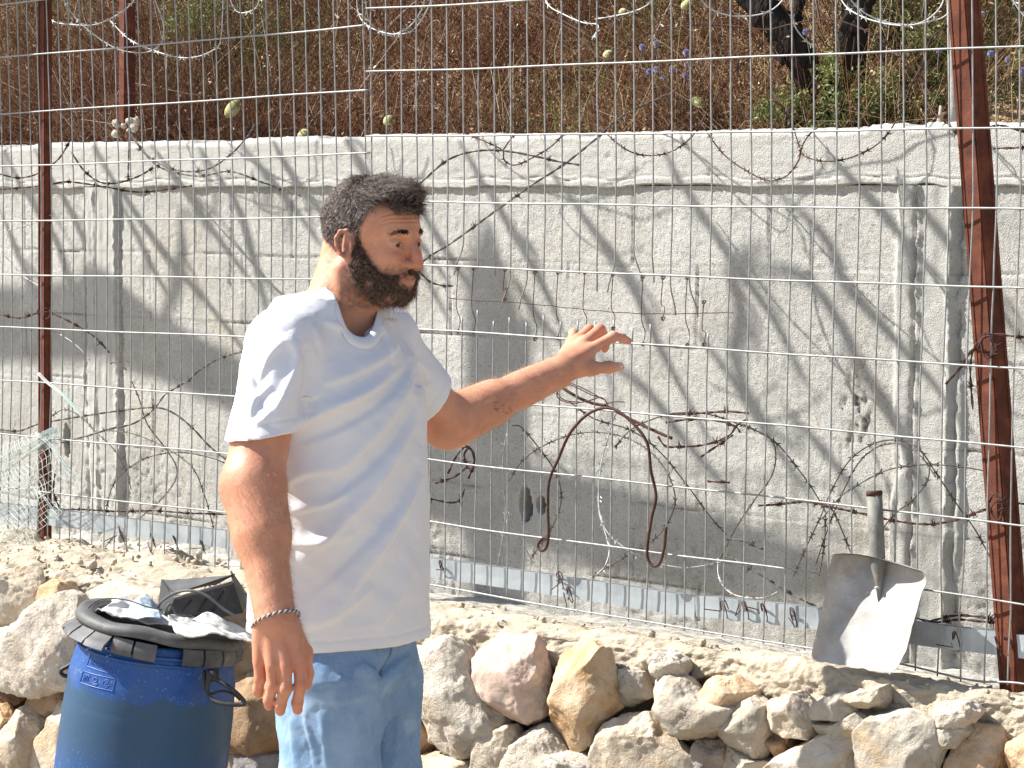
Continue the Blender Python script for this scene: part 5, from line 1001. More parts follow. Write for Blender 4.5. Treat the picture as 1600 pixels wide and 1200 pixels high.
WIRES = [
 ('razor_wire', 'r', 'wire_galv', 'pale galvanised razor coil hanging over the top left between the two rusty posts', [([(60, -60), (70, -10), (80, 30), (110, 38), (150, 38), (185, 22), (210, 0), (230, -40)], [.45, .35]), ([(80, -60), (100, 0), (130, 40), (180, 75), (225, 82), (250, 70), (256, 45), (250, 20), (235, -20), (225, -60)], [.35, .45, .4]), ([(170, 30), (200, 60), (230, 75), (270, 88), (300, 90), (330, 80), (345, 60), (350, -40)], [.5, .4]), ([(355, -30), (362, 5), (375, 20), (400, 12), (410, -20)], .42)]),
 ('razor_wire', 'r', 'wire_galv', 'grey razor coil loop at the top edge around the joint of the two panels', [([(565, -60), (572, 10), (580, 38), (605, 55), (635, 45), (655, 22), (664, -5), (668, -60)], [.3, .45, .35]), ([(560, -50), (560, 20), (590, 48), (640, 50), (670, 10), (690, -50)], [.5, .4])]),
 ('razor_wire', 'r', 'wire_galv', 'pale razor wire sagging along the top edge left of the tree trunks', [([(840, -40), (855, 5), (880, 22), (910, 35), (935, 40), (925, 62)], [.5, .4]), ([(930, 30), (960, 25), (990, 18), (1015, 5), (1030, -20)], .45), ([(1080, -30), (1100, 5), (1130, 22), (1170, 25), (1205, 16), (1228, -8), (1235, -40)], [.4, .5])]),
 ('razor_wire', 'r', 'wire_galv', 'bright white razor wire dropping in front of the leaning dark trunk', [([(1228, -40), (1235, 5), (1242, 40), (1256, 60), (1270, 72)], [.3, .35])]),
 ('razor_wire', 'r', 'wire_galv', 'pale razor coil sagging at the top between the tree and the leaning post', [([(1300, -40), (1318, 5), (1345, 25), (1380, 36), (1415, 40), (1450, 34), (1480, 22), (1500, -20)], [.5, .4, .45]), ([(1310, -50), (1330, 0), (1370, 30), (1430, 38), (1470, 10), (1480, -40)], [.4, .5]), ([(1572, -20), (1590, 12), (1606, 30), (1640, 60)], .4)]),
 ('razor_wire', 'r', 'wire_rust', 'long dark rusty razor wire waving across the brush above the wall right of the joint', [([(780, 0), (805, 14), (850, 26), (890, 45), (915, 68), (935, 88), (955, 92), (975, 75), (1010, 54), (1050, 44), (1110, 38), (1160, 42), (1200, 46), (1235, 38), (1290, 30), (1340, 42), (1385, 68), (1430, 110), (1450, 135)], [.55, .45, .5, .55])]),
 ('razor_wire', 'r', 'wire_rust', 'dark razor loop with big blades hanging over the wall cap beside the thistles', [([(925, 150), (935, 190), (952, 213), (985, 237), (1020, 243), (1055, 234), (1086, 208), (1105, 175), (1150, 110), (1200, 60)], [.5, .35, .35, .5])]),
 ('razor_wire', 'r', 'wire_rust', 'dark razor loop sweeping up from the wall cap to the green shrubs', [([(1208, 145), (1235, 190), (1252, 236), (1262, 246), (1290, 252), (1330, 246), (1375, 222), (1405, 180), (1425, 130), (1442, 100), (1455, 60), (1485, 38)], [.6, .35, .35, .5])]),
 ('razor_wire', 'r', 'wire_rust', 'red rusted razor wire curving up to meet the dark loop on the wall cap', [([(1095, 190), (1110, 215), (1135, 245), (1165, 266), (1200, 282), (1230, 274), (1248, 250), (1252, 232), (1265, 210), (1290, 190)], [.55, .4, .3])]),
 ('barbed_wire', 'b', 'wire_dark', 'dark barbed wire rising from behind the head in an arch under the wall cap', [([(655, 288), (700, 250), (745, 236), (790, 236), (840, 245), (870, 252), (908, 258)], [.1, .3])]),
 ('barbed_wire', 'b', 'wire_dark', 'straight dark barbed wire climbing from the face to the wall top', [([(640, 425), (672, 400), (705, 380), (760, 340), (830, 290), (880, 258), (930, 218), (975, 180), (1060, 140)], [.05, .2, .5])]),
 ('razor_wire', 'r', 'wire_rust', 'rusty razor wire knotted in a small loop on the wall cap', [([(725, 208), (760, 222), (785, 235), (788, 250), (805, 258), (835, 245), (862, 228), (885, 205)], .35), ([(785, 236), (800, 215), (820, 195)], .35)]),
 ('barbed_wire', 'b', 'wire_dark', 'short barbed wire end sticking out below the chin', [([(640, 412), (655, 425), (672, 440), (690, 446), (708, 447)], [.0, .06])]),
 ('barbed_wire', 'b', 'wire_rust', 'rusty barbed wire tangle crossing the top left of the concrete wall', [([(-40, 262), (0, 272), (30, 278), (62, 270), (90, 250), (105, 228), (112, 215)], [.1, .3]), ([(-40, 300), (0, 296), (70, 290), (105, 284), (160, 291), (220, 300), (300, 290)], [.2, .35]), ([(112, 238), (130, 265), (155, 284), (182, 286), (215, 276), (240, 262)], .3)]),
 ('barbed_wire', 'b', 'wire_dark', 'thick dark barbed strands sagging beside the foot of the rusty wall post', [([(200, 190), (210, 218), (228, 240), (258, 260), (295, 268), (330, 262), (362, 240), (385, 215), (400, 195)], [.6, .4, .35, .5]), ([(205, 210), (235, 250), (262, 266), (310, 275), (360, 268), (410, 285), (470, 306)], [.5, .3]), ([(201, 150), (202, 210), (200, 280)], .5)]),
 ('barbed_wire', 'b', 'wire_rust', 'rusty barbed wire tied to the left post at chest height', [([(-40, 495), (0, 492), (30, 497), (55, 490), (72, 487), (100, 498), (130, 514), (152, 530), (171, 551)], [.02, .01, .05]), ([(58, 484), (64, 496), (74, 498), (80, 488), (70, 482), (60, 488), (62, 498)], [.0, .02])]),
 ('loose_wire', 'p', 'wire_galv', 'two pale loose wires bending over the left post', [([(78, 516), (100, 526), (122, 542), (141, 563)], .03), ([(-30, 372), (0, 392), (35, 430), (60, 446), (72, 458)], .05), ([(-30, 372), (20, 358), (60, 346), (82, 334)], .02)]),
 ('barbed_wire', 'b', 'wire_dark', 'barbed wire end reaching from the wall shadow to the back of the shirt', [([(278, 588), (290, 598), (310, 580), (335, 564), (368, 552), (400, 545)], [.3, .1]), ([(172, 568), (183, 566), (198, 578)], .4)]),
 ('barbed_wire', 'b', 'wire_dark', 'two barbed strands crossing between the left post and the elbow', [([(-40, 666), (0, 671), (30, 673), (62, 662), (100, 655), (150, 647), (200, 640), (245, 637), (272, 646), (300, 668), (322, 692), (345, 712), (380, 735)], [.1, .3]), ([(95, 692), (140, 680), (172, 670), (205, 663), (228, 650), (245, 634), (258, 617), (288, 598)], [.2, .4])]),
 ('razor_wire', 'r', 'wire_dark', 'dark razor coil arching low behind the left panel next to the elbow', [([(165, 805), (172, 770), (186, 745), (212, 724), (240, 712), (280, 707), (320, 713), (352, 724), (380, 745)], [.3, .5]), ([(206, 596), (218, 625), (230, 662), (258, 700), (275, 728), (273, 752), (250, 782), (208, 818)], [.3, .5]), ([(78, 652), (100, 640), (125, 650), (150, 675), (180, 705), (198, 740), (205, 765)], .35), ([(170, 672), (215, 680), (262, 702), (300, 730), (320, 775), (335, 830)], .45), ([(150, 870), (175, 842), (182, 830), (192, 842), (200, 862)], .4)]),
 ('barbed_wire', 'b', 'wire_rust', 'rusty barbed wire running just above the bottom rail on the left', [([(75, 758), (80, 785), (92, 795), (130, 796), (180, 799), (240, 798), (300, 802), (370, 804)], [.1, .25]), ([(86, 740), (84, 770), (96, 800)], .05)]),
 ('barbed_wire', 'b', 'wire_rust', 'knotted rusty wire bundle tied to the mesh under the reaching elbow', [([(700, 740), (712, 715), (728, 698), (742, 712), (735, 735), (725, 712), (735, 700), (741, 722), (732, 748)], [.01, .03]), ([(640, 786), (672, 780), (700, 785), (718, 782), (726, 764)], .05), ([(680, 755), (710, 745), (730, 730)], .02)]),
 ('razor_wire', 'r', 'wire_dark', 'large dark razor coil loop round the hole in the wall', [([(795, 752), (818, 718), (858, 692), (905, 677), (950, 677), (992, 690), (1028, 718), (1050, 755), (1054, 790), (1036, 828), (1008, 852), (985, 864), (960, 880), (925, 902)], [.45, .25, .35]), ([(800, 665), (815, 668), (842, 700), (868, 738), (877, 775), (870, 808), (852, 840), (830, 872)], [.3, .5])]),
 ('razor_wire', 'r', 'wire_galv', 'bright galvanised razor wire dangling upright beside the wall shadow under the forearm', [([(792, 678), (786, 715), (787, 760), (790, 800), (784, 850), (777, 885)], [.2, .3]), ([(795, 800), (812, 840), (830, 875), (828, 890)], [.3, .4])]),
 ('razor_wire', 'r', 'wire_galv', 'glinting razor wire with white blades forming a V beneath the bent hook', [([(962, 645), (948, 690), (938, 735), (936, 790), (948, 830), (985, 862), (1020, 878), (1065, 887), (1100, 884), (1128, 878)], [.3, .2, .3]), ([(935, 745), (936, 800), (948, 840), (952, 862), (945, 885), (930, 900)], [.3, .2]), ([(1122, 872), (1123, 900), (1136, 922), (1160, 933), (1195, 934), (1215, 925)], [.3, .2])]),
 ('razor_wire', 'r', 'wire_dark', 'long razor wire running down from the tangle to the wall foot in the middle', [([(890, 628), (930, 655), (985, 672), (1030, 705), (1075, 760), (1112, 810), (1135, 835)], [.2, .45]), ([(960, 700), (985, 672), (1020, 655), (1060, 645), (1110, 648), (1160, 665), (1200, 682), (1212, 708), (1205, 745), (1180, 780), (1150, 825), (1122, 880)], [.15, .3, .35]), ([(1160, 662), (1210, 690), (1245, 730), (1272, 768), (1290, 800)], [.3, .45])]),
 ('razor_wire', 'r', 'wire_dark', 'double razor coil arching over the shovel', [([(1240, 900), (1262, 850), (1282, 808), (1300, 765), (1325, 722), (1355, 698), (1385, 688), (1415, 690), (1440, 706), (1458, 732), (1478, 762), (1500, 795), (1525, 830), (1552, 880)], [.5, .3, .3, .45]), ([(1275, 880), (1295, 822), (1312, 780), (1338, 728), (1368, 700), (1405, 693), (1438, 712), (1462, 745)], [.35, .25]), ([(1285, 810), (1315, 775), (1345, 755), (1385, 735), (1430, 727), (1480, 727), (1530, 734), (1560, 742)], [.3, .4]), ([(1295, 785), (1312, 820), (1328, 860), (1345, 900)], .4), ([(1452, 725), (1450, 748), (1432, 775), (1400, 802), (1375, 830)], .4), ([(1290, 800), (1288, 850), (1280, 900)], .35)]),
 ('barbed_wire', 'b', 'wire_rust', 'rusty barbed wire stretched behind the shovel handle to the right post', [([(1185, 790), (1215, 788), (1262, 784), (1298, 792), (1350, 803), (1400, 814), (1450, 819), (1495, 812), (1528, 800), (1560, 790), (1600, 787), (1660, 790)], [.1, .05]), ([(1545, 785), (1555, 770), (1568, 790), (1560, 812), (1548, 795), (1562, 780), (1572, 800)], .0)]),
 ('barbed_wire', 'b', 'wire_rust', 'rusty barbed wire wound round the leaning post at mid height', [([(1478, 600), (1500, 575), (1515, 552), (1535, 530), (1550, 522), (1590, 526), (1660, 530)], [.1, -.01, .02]), ([(1528, 545), (1540, 520), (1553, 545), (1543, 560), (1532, 535), (1548, 525), (1558, 548)], -.01), ([(1520, 545), (1516, 580), (1520, 640)], .2)]),
 ('barbed_wire', 'b', 'wire_rust', 'rusty barbed wire low behind the rail right of the shovel', [([(1425, 964), (1460, 972), (1500, 968), (1550, 972), (1600, 968), (1650, 972)], [.04, .06]), ([(1440, 975), (1490, 962), (1540, 965), (1590, 975)], .05)]),
 ('barbed_wire', 'b', 'wire_dark', 'dark barbed wire slanting down behind the rail left of the shovel', [([(1132, 868), (1160, 880), (1200, 905), (1250, 935), (1290, 955)], [.3, .2]), ([(1135, 842), (1160, 845), (1192, 858)], .2), ([(1105, 752), (1135, 752)], .02)]),
 ('barbed_wire', 'b', 'wire_rust', 'reddish barbed wire leaving the leaning post at the wall top towards the right edge', [([(1500, 172), (1530, 202), (1560, 196), (1600, 205), (1660, 208)], [.1, .3]), ([(1440, 130), (1455, 170), (1478, 190), (1500, 212)], [.5, .2]), ([(1552, 232), (1600, 230), (1650, 222)], .4)]),
 ('barbed_wire', 'b', 'wire_rust', 'rusty barbed wire ends twisted in a ring right of the bent hook', [([(1028, 682), (1040, 697), (1062, 698), (1095, 696), (1125, 688), (1142, 678), (1152, 664), (1168, 655)], [.02, .05]), ([(1095, 714), (1120, 697), (1145, 680)], .03), ([(1040, 660), (1080, 655), (1120, 657), (1150, 667), (1156, 676)], .05), ([(1045, 648), (1100, 645), (1140, 643), (1170, 646)], .02), ([(1105, 752), (1140, 754)], .0)]),
 ('loose_wire', 'p', 'wire_rust', 'rusty loop of doubled wire hanging under the raised hand', [([(940, 622), (922, 616), (902, 606), (884, 600), (874, 606), (870, 618), (880, 627), (900, 630), (920, 626), (940, 621), (950, 632)], [.0, -.01, .0]), ([(942, 624), (925, 614), (905, 604), (886, 598), (873, 604), (872, 616), (884, 626), (905, 628)], [.005]), ([(945, 632), (958, 628), (975, 628)], -.01)]),
]
for k, (nm, kd, m_, lb, parts) in enumerate(WIRES):
    ty = {'razor_wire': 'razor wire', 'barbed_wire': 'barbed wire', 'loose_wire': 'wire'}[nm]; gr = {'razor_wire': 'razor wire coils', 'barbed_wire': 'barbed wire strands', 'loose_wire': 'loose wires'}[nm]
    rt = thing(nm, lb, ty, curve3(parts[0][0], parts[0][1] if np.ndim(parts[0][1]) else float(parts[0][1]))[0], gr) if len(parts) > 1 else None
    for j, (pts, offs) in enumerate(parts):
        mb = MB()
        offs = offs if np.ndim(offs) else float(offs); P = curve3(pts, offs)
        {'r': lambda: razor(mb, P, seed=k * 7 + j), 'b': lambda: barbed(mb, P, seed=k * 7 + j, pitch=.095 if m_ == 'wire_rust' else .13), 'p': lambda: plain(mb, P)}[kd]()
        o_ = mb.build('strand' if rt else nm, M[m_], rt)
        if not rt: tag(o_, lb, ty, gr)
mb = MB(); P = curve3([(868, 597), (885, 610), (905, 622), (925, 630), (950, 636), (985, 655), (1020, 672), (1050, 685)], [.0, .03]); mb.tube(P, .0035, 7)
P = curve3([(857, 845), (850, 840), (841, 850), (843, 859), (852, 858), (857, 838), (856, 795), (858, 752), (872, 718), (890, 678), (915, 650), (940, 638), (965, 642), (995, 668), (1012, 695), (1017, 735), (1025, 775), (1018, 810), (1012, 850), (1012, 872), (1020, 884), (1030, 881), (1037, 860), (1041, 823)], [-.015, -.03, -.015]); mb.tube(P, .0034, 9)
tag(mb.build('bent_hook', M['wire_rust']), 'thick rusty bent iron hook hung over the mesh below the raised hand', 'iron hook')
# rusty patch of thin mesh mending the hole in the fence
mb = MB()
for pts in ([(700, 466), (735, 469), (800, 472), (860, 478), (960, 488), (1060, 490), (1145, 489)], [(1000, 538), (1060, 543), (1140, 546)]): P = curve3(pts, .006); mb.tube(P + .0015 * noise(P, 30, 3)[:, None] * np.array([0, 0, 1]), .0009, 5)
for x, y0, y1 in ((716, 418, 520), (740, 418, 521), (789, 420, 470), (836, 424, 532), (872, 424, 530), (914, 424, 518), (958, 427, 515), (1005, 430, 540), (1036, 432, 500), (1074, 432, 541), (1100, 470, 540)):
    P = curve3([(x, y0), (x - 3, (y0 + y1) / 2 + 8), (x + 3, y1 - 20), (x - 1, y1)], .006); mb.tube(P, .0010, 5)
    for y in (y0 + 2, y1 - 2): a = np.linspace(0, 4 * pi, 20); c = onp(x, y, -.002); mb.tube(c + .004 * (np.cos(a)[:, None] * FD + np.sin(a)[:, None] * np.array([0, 0, 1])) + np.linspace(-.003, .003, 20)[:, None] * FN, .0008, 4)
mb.build('mending_wire', M['wire_rust'], fence)
# rusty tie wires on the rail
for i, (x, y) in enumerate(((190, 836), (240, 845), (277, 850), (318, 855), (690, 888), (878, 905), (890, 930), (1135, 950), (1164, 953), (1195, 957), (1240, 962), (1398, 985), (1494, 1002), (1572, 1010))):
    mb = MB(); c = onp(x, y, .010); r = np.random.default_rng(i); a = np.linspace(0, 2 * pi * 1.6, 40); P = c + (.009 * np.cos(a))[:, None] * FD + (.020 * np.sin(a))[:, None] * np.array([0, 0, 1.]) + (.010 * np.sin(a + .6))[:, None] * FN + .003 * r.normal(size=(40, 3)).cumsum(0) * .15; mb.tube(P, .0012, 5); mb.tube(np.stack([c + .02 * FN, c + .028 * FN + .01 * r.normal(size=3), c + .03 * FN + .016 * r.normal(size=3)]), .0012, 5); mb.build('tie_wire', M['wire_rust'], fence)
# ------------------------------------------------------------ shovel head with sawn handle leaning on the fence
def shovel():
    root = thing('shovel', 'old grey metal scoop shovel with short sawn handle leaning against the fence', 'shovel', onp(1350, 1052, -.07))
    Zb = onp(1345, 1052, -.085); px = lambda x, y, o: onp(x, y, o)
    # blade surface from traced rows: left edge, right edge, offset in front of the fence at rim and middle
    rows = [((1301, 868), (1442, 893), -.018), ((1296, 890), (1448, 906), -.024), ((1290, 925), (1440, 930), -.036), ((1281, 965), (1428, 970), -.052), ((1272, 1005), (1417, 1012), -.068), ((1269, 1025), (1404, 1040), -.076), ((1277, 1033), (1392, 1052), -.082)]
    nu = 44; nv = 70; R_ = np.array([(*a, *b, o) for a, b, o in rows]); t = np.linspace(0, 1, nv); C = smooth_curve(R_, nv)
    G = np.zeros((nv, nu, 3)); u = np.linspace(0, 1, nu); U = u * 2 - 1
    for i in range(nv):
        f = t[i]; rim = .042 * (1 - f) ** .7 + .006; prof = rim * (np.abs(U) ** 3.2)             # raised side walls, deepest at the back
        x = C[i, 0] + (C[i, 2] - C[i, 0]) * u; y = C[i, 1] + (C[i, 3] - C[i, 1]) * u; arch = -9 * np.sin(u * pi) * np.exp(-f * 30); off = C[i, 4] - prof + .012 * (1 - f) * (1 - U ** 2); 
        G[i] = onp(x, y + arch, off)
    # curl the back plate up behind the socket
    P = G.reshape(-1, 3); P = P + FN * (.0016 * fbm(P, 16, 3, 5))[:, None]; G = P.reshape(nv, nu, 3); n = np.zeros_like(G); n[:] = FN * .0009
    e = .0025 * noise(G[-1] * 1.0, 90, 4); G[-1] += e[:, None] * np.array([0, 0, 1.]); G[:, -1] += (.002 * noise(G[:, -1], 70, 5))[:, None] * FD
    mb = MB(); mb.grid(G + n, flip=False); mb.grid(G - n, flip=True)
    E = np.concatenate([G[0], G[1:, -1], G[-1, ::-1][1:], G[::-1, 0][1:]]); mb.grid(np.stack([E + FN * .0009, E - FN * .0009], 1)); mb.build('blade', M['shov'], root)
    # back wall: turned-up plate across the top
    top = G[:3].mean(0); mb = MB(); H_ = np.linspace(0, 1, 8)[:, None, None]; w = (1 - np.abs(U) ** 4)[None, :, None]; BW = G[0][None] * 1 + H_ * w * (np.array([0, 0, .010]) + FN * .044); mb.grid(BW); mb.grid(BW - np.array([0, 0, .0016]), flip=True); mb.build('back_plate', M['shov'], root)
    mb = MB(); A = onp(1366, 770, -.018); B = onp(1372, 884, -.030); Cc = onp(1374, 945, -.034); Pm = np.array([A, A * .5 + B * .5, B, B * .6 + Cc * .4, Cc]); mb.tube(Pm, [.0155, .0158, .0150, .0075, .002], 20); ho = mb.build('handle_socket', M['shovh'], root)
    mb = MB(); d = (A - B) / np.linalg.norm(A - B); mb.tube(np.array([A - d * .006, A + d * .0005, A + d * .004, A + d * .0045]), [.0162, .0168, .0160, .012], 20); mb.build('rusted_rim', M['wire_rust'], ho)
    mb = MB(); mb.add(ICO[3][0] * np.array([.006, .004, .003]) + Cc * .55 + B * .45 + FN * .006, ICO[3][1]); mb.build('rivet', M['shov'], root)
M['shov'] = mat('shovel_metal', [(.3, (.30, .29, .27)), (.5, (.40, .385, .365)), (.7, (.50, .485, .465))], 13, .6, [(260, .0008, .5), (40, .001, .4)], .25, layers=[(18, .56, .66, (.34, .22, .16), .5), (60, .62, .68, (.62, .60, .57), .5), (200, .62, .7, (.20, .15, .11), .5)], spec=.35, detail=8)
M['shovh'] = mat('shovel_handle', [(.3, (.13, .13, .115)), (.7, (.24, .235, .21))], 30, .7, [(160, .0012, .5)], .15, layers=[(16, .52, .6, (.12, .22, .24), .7), (90, .58, .66, (.34, .24, .18), .6)], spec=.3)
shovel()
# ------------------------------------------------------------ blue plastic drum
TB = radians(8.0); BZ = 4.62; bt = atz(247, 990, BZ)        # middle of the drum's top opening
ba = np.array([sin(TB), 0, cos(TB)]); bx = np.array([cos(TB), 0, -sin(TB)]); by = np.array([0, 1., 0])
def BP(th, h, r): th, h, r = np.broadcast_arrays(*[np.asarray(v, float) for v in (th, h, r)]); return bt + (r * np.cos(th))[..., None] * bx + (r * np.sin(th))[..., None] * by + h[..., None] * ba
drum = thing('drum', 'dirty blue plastic drum with black handles, leaning on the rubble wall', 'drum', np.array([bt[0] - .11, bt[1], 0]))
def bprof(h): return np.interp(-h, [0, .012, .03, .09, .16, .24, .36, .50, .62, .74, .76], [.152, .156, .163, .175, .179, .181, .180, .177, .171, .158, .145])
hs = np.concatenate([np.linspace(0, -.70, 150), [-.71]]); th = np.linspace(0, 2 * pi, 181); A, Hh = np.meshgrid(th, hs, indexing='ij'); r = bprof(Hh)
r = r - .0022 * gauss(Hh + .143 + 0 * A, .0016) + .0006 * noise(np.stack([A * 3, Hh * 12, A * 0], -1), 1, 3); G = BP(A, Hh, r)
c_fade = sstep(-.095, -.115, Hh + .012 * noise(np.stack([A * 4, Hh * 30, A * 0], -1), 1, 6)) * sstep(-.32, -.2, Hh)
M['drum'] = mat('blue_plastic', [(.3, (.008, .052, .20)), (.7, (.014, .075, .27))], 7, .42, [(200, .0006, .3)], spec=.4, attr=[(.022, .062, .10), None, None], layers=[(3.5, .5, .7, (.012, .06, .16), .5), (9, .56, .72, (.06, .10, .15), .55), (70, .64, .70, (.16, .20, .24), .5), (160, .62, .68, (.28, .34, .38), .5)], rough2=.6)
mb = MB(); mb.grid(G, c=None, flip=True); V = np.concatenate(mb.V); F = list(mb.F.values())[0][0]; rimG = np.stack([BP(th, 0, .152), BP(th, .004, .150), BP(th, .004, .142), BP(th, -.04, .142)], 1)
dbody = add_mesh('shell', V, F, M['drum'], drum, colors=np.stack([c_fade.ravel() * .85, c_fade.ravel() * 0, c_fade.ravel() * 0], 1))
mb = MB(); mb.grid(rimG, flip=True); mb.tube(BP(th, -.016, .160), .0045, 8); mb.tube(BP(th, -.030, .165), .0035, 8); mb.build('neck_thread', M['drum'], drum)
mb = MB(); mb.grid(np.stack([BP(th, -.71, .12), BP(th, -.71, 1e-4)], 1)); mb.build('base', M['drum'], drum)
M['drum_hi'] = mat('blue_embossed', [(0, (.03, .10, .36))], 5, .4, spec=.5)
# embossed frames, lettering and signs
def pix_th(px, py):
    r = ray(px, py); lo, hi = BZ - .35, BZ + .1
    best = None
    for t in np.linspace(lo, hi, 500):
        q = CAM + r * t - bt; h = q @ ba; rr = np.hypot(q @ bx, q @ by)
        if h < 0 and rr <= bprof(h): return np.arctan2(q @ by, q @ bx), h
    return -pi / 2, -.1
def on_drum(u, v, c00, ux, vy, lift=.0): th0, h0 = c00; return BP(th0 + u * ux[0] + v * vy[0], h0 + u * ux[1] + v * vy[1], bprof(h0 + u * ux[1] + v * vy[1]) + lift)
def quadmap(p00, p10, p01): a, b, c = pix_th(*p00), pix_th(*p10), pix_th(*p01); return a, (b[0] - a[0], b[1] - a[1]), (c[0] - a[0], c[1] - a[1])
def emboss(mp, segs, r, name='embossed_sign'):
    mb = MB()
    for s_ in segs: s_ = np.array(s_, float); s_ = resample(s_, .03) if len(s_) > 1 else s_; mb.tube(on_drum(s_[:, 0], s_[:, 1], *mp, lift=.0004), r, 5)
    return mb.build(name, M['drum_hi'], dbody)
m1 = quadmap((136, 1040), (184, 1055), (142, 1022)); m2 = quadmap((125.5, 1066), (176, 1079.5), (131, 1048))
emboss(m1, [[(0, 1), (0, 0), (1, 0), (1.02, .42)]], .0012, 'embossed_frame'); emboss(m2, [[(0, 0), (1, 0), (1, 1), (0, 1), (0, 0)]], .0012, 'embossed_frame')
circ = lambda cx, cy, rx, ry, n=20: [(cx + rx * cos(a), cy + ry * sin(a)) for a in np.linspace(0, 2 * pi, n)]
emboss(m2, [circ(.80, .5, .09, .32), [(.74, .68), (.86, .68), (.74, .32), (.86, .32)], circ(.48, .60, .055, .18, 12), [(.42, .45), (.55, .45)], [(.38, .28), (.60, .28)], [(.42, .16), (.56, .16)], [(.08, .25), (.12, .5), (.07, .7)], [(.14, .2), (.17, .8), (.22, .25)], [(.10, .75), (.28, .80)], [(.26, .3), (.25, .65), (.30, .72)], [(.92, .55), (.95, .55)], [(.92, .4), (.95, .4)]], .0008)
LET = {'A': [[(0, 0), (.35, 1), (.7, 0)], [(.15, .4), (.55, .4)]], 'U': [[(0, 1), (0, .1), (.35, 0), (.7, .1), (.7, 1)]], 'S': [[(.7, .9), (.3, 1), (0, .75), (.7, .3), (.4, 0), (0, .1)]], 'E': [[(.65, 1), (0, 1), (0, 0), (.65, 0)], [(0, .5), (.5, .5)]], 'R': [[(0, 0), (0, 1), (.6, .9), (.6, .55), (0, .5), (.7, 0)]],
       'H': [[(0, 0), (0, 1)], [(.65, 0), (.65, 1)], [(0, .5), (.65, .5)]], 'O': [circ(.35, .5, .35, .5, 10)], 'N': [[(0, 0), (0, 1), (.65, 0), (.65, 1)]], 'T': [[(0, 1), (.7, 1)], [(.35, 1), (.35, 0)]], 'M': [[(0, 0), (0, 1), (.35, .4), (.7, 1), (.7, 0)]], 'I': [[(.3, 0), (.3, 1)]], 'C': [[(.7, .9), (.3, 1), (0, .6), (0, .3), (.3, 0), (.7, .1)]]}
segs = []
for i, ch in enumerate("TUROMTHAUSER"):
    for s_ in LET.get(ch, LET['H']): segs.append([(.10 + (i + x * .8) / 12 * .86, .22 + .36 * y) for x, y in s_])
emboss(m1, segs, .0007, 'embossed_lettering')
# handles
M['blk'] = mat('black_plastic', [(.3, (.012, .012, .013)), (.7, (.035, .035, .035))], 30, .5, [(200, .0006, .4)], spec=.4, layers=[(40, .6, .7, (.11, .10, .09), .5)])
M['blk_dusty'] = mat('black_plastic_dusty', [(.3, (.055, .055, .055)), (.7, (.12, .118, .115))], 18, .6, [(160, .0008, .5)], spec=.35, layers=[(30, .58, .68, (.20, .19, .175), .5)])
hd = thing('x', None, None, (0, 0, 0)) if False else None
mb = MB(); L1 = [(118, 1030), (108, 1040), (97, 1046), (95, 1051), (101, 1056), (108, 1057)]; P = smooth_curve(np.array([atz(x, y, BZ) for x, y in L1]), 20); mb.tube(P, .0045, 8); mb.build('handle', M['blk'], drum)
mb = MB(); Zh = BZ - .165
P = smooth_curve(np.array([atz(x, y, Zh + o) for x, y, o in ((330, 1055, -.0), (324, 1075, -.01), (330, 1092, -.02), (350, 1100, -.03), (375, 1101, -.03), (382, 1098, -.03), (372, 1085, -.02), (355, 1072, -.01), (338, 1062, 0), (328, 1062, 0))]), 60); mb.tube(P, .0048, 8); P2 = smooth_curve(np.array([atz(x, y, Zh - .005) for x, y in ((329, 1085), (345, 1080), (362, 1083), (376, 1094))]), 14); mb.tube(P2, .0028, 6)
c = atz(333, 1055, Zh + .01); mb.box(c, RT * .012, np.array([0, .012, 0]), UP * .011); mb.box(atz(320, 1062, Zh + .02), RT * .003, np.array([0, .012, 0]), UP * .018); mb.build('handle', M['blk'], drum)
mb = MB(); 
for rr_ in (.014, .010): a = np.linspace(0, 2 * pi, 30); t0, h0 = pix_th(283, 1090); mb.tube(BP(t0 + rr_ / .19 * np.cos(a), h0 + rr_ * np.sin(a), bprof(h0) + .0008), .0008, 5)
mb.build('moulded_disc', M['drum_hi'], drum)
# lid ring with broken skirt, sitting skewed on the drum
lt = bt + ba * .022 + np.array([.006, 0, 0]); la = np.array([sin(TB + .05), .035, cos(TB + .05)]); la /= np.linalg.norm(la); lx = np.cross(by, la); lx /= np.linalg.norm(lx); ly = np.cross(la, lx)
def LP(t, h, r): r = np.asarray(r) * .965; t, h, r = np.broadcast_arrays(*[np.asarray(v, float) for v in (t, h, r)]); return lt + (r * np.cos(t))[..., None] * lx + (r * np.sin(t))[..., None] * ly + h[..., None] * la
mb = MB(); t = np.linspace(0, 2 * pi, 121); prof = [(-.016, .170), (-.014, .183), (-.004, .187), (.008, .183), (.013, .172), (.012, .152), (.004, .146), (-.006, .150)]
G = np.stack([LP(t, h * .85 + .003 * np.sin(3 * t) + .002 * np.sin(7 * t + 1), r_ + .003 * np.sin(2 * t + 1) + .0012 * np.sin(9 * t)) for h, r_ in prof + prof[:1]], 1); mb.grid(G); lid = mb.build('lid', M['blk_dusty'], drum); lid['label'] = 'broken dusty black lid ring with torn skirt tabs'
mb = MB(); t = np.linspace(0, 2 * pi, 81); mb.grid(np.stack([LP(t, -.004, .150), LP(t, -.010, .10), LP(t, -.008, .0005)], 1)); mb.build('cover_plate', M['blk_dusty'], lid)
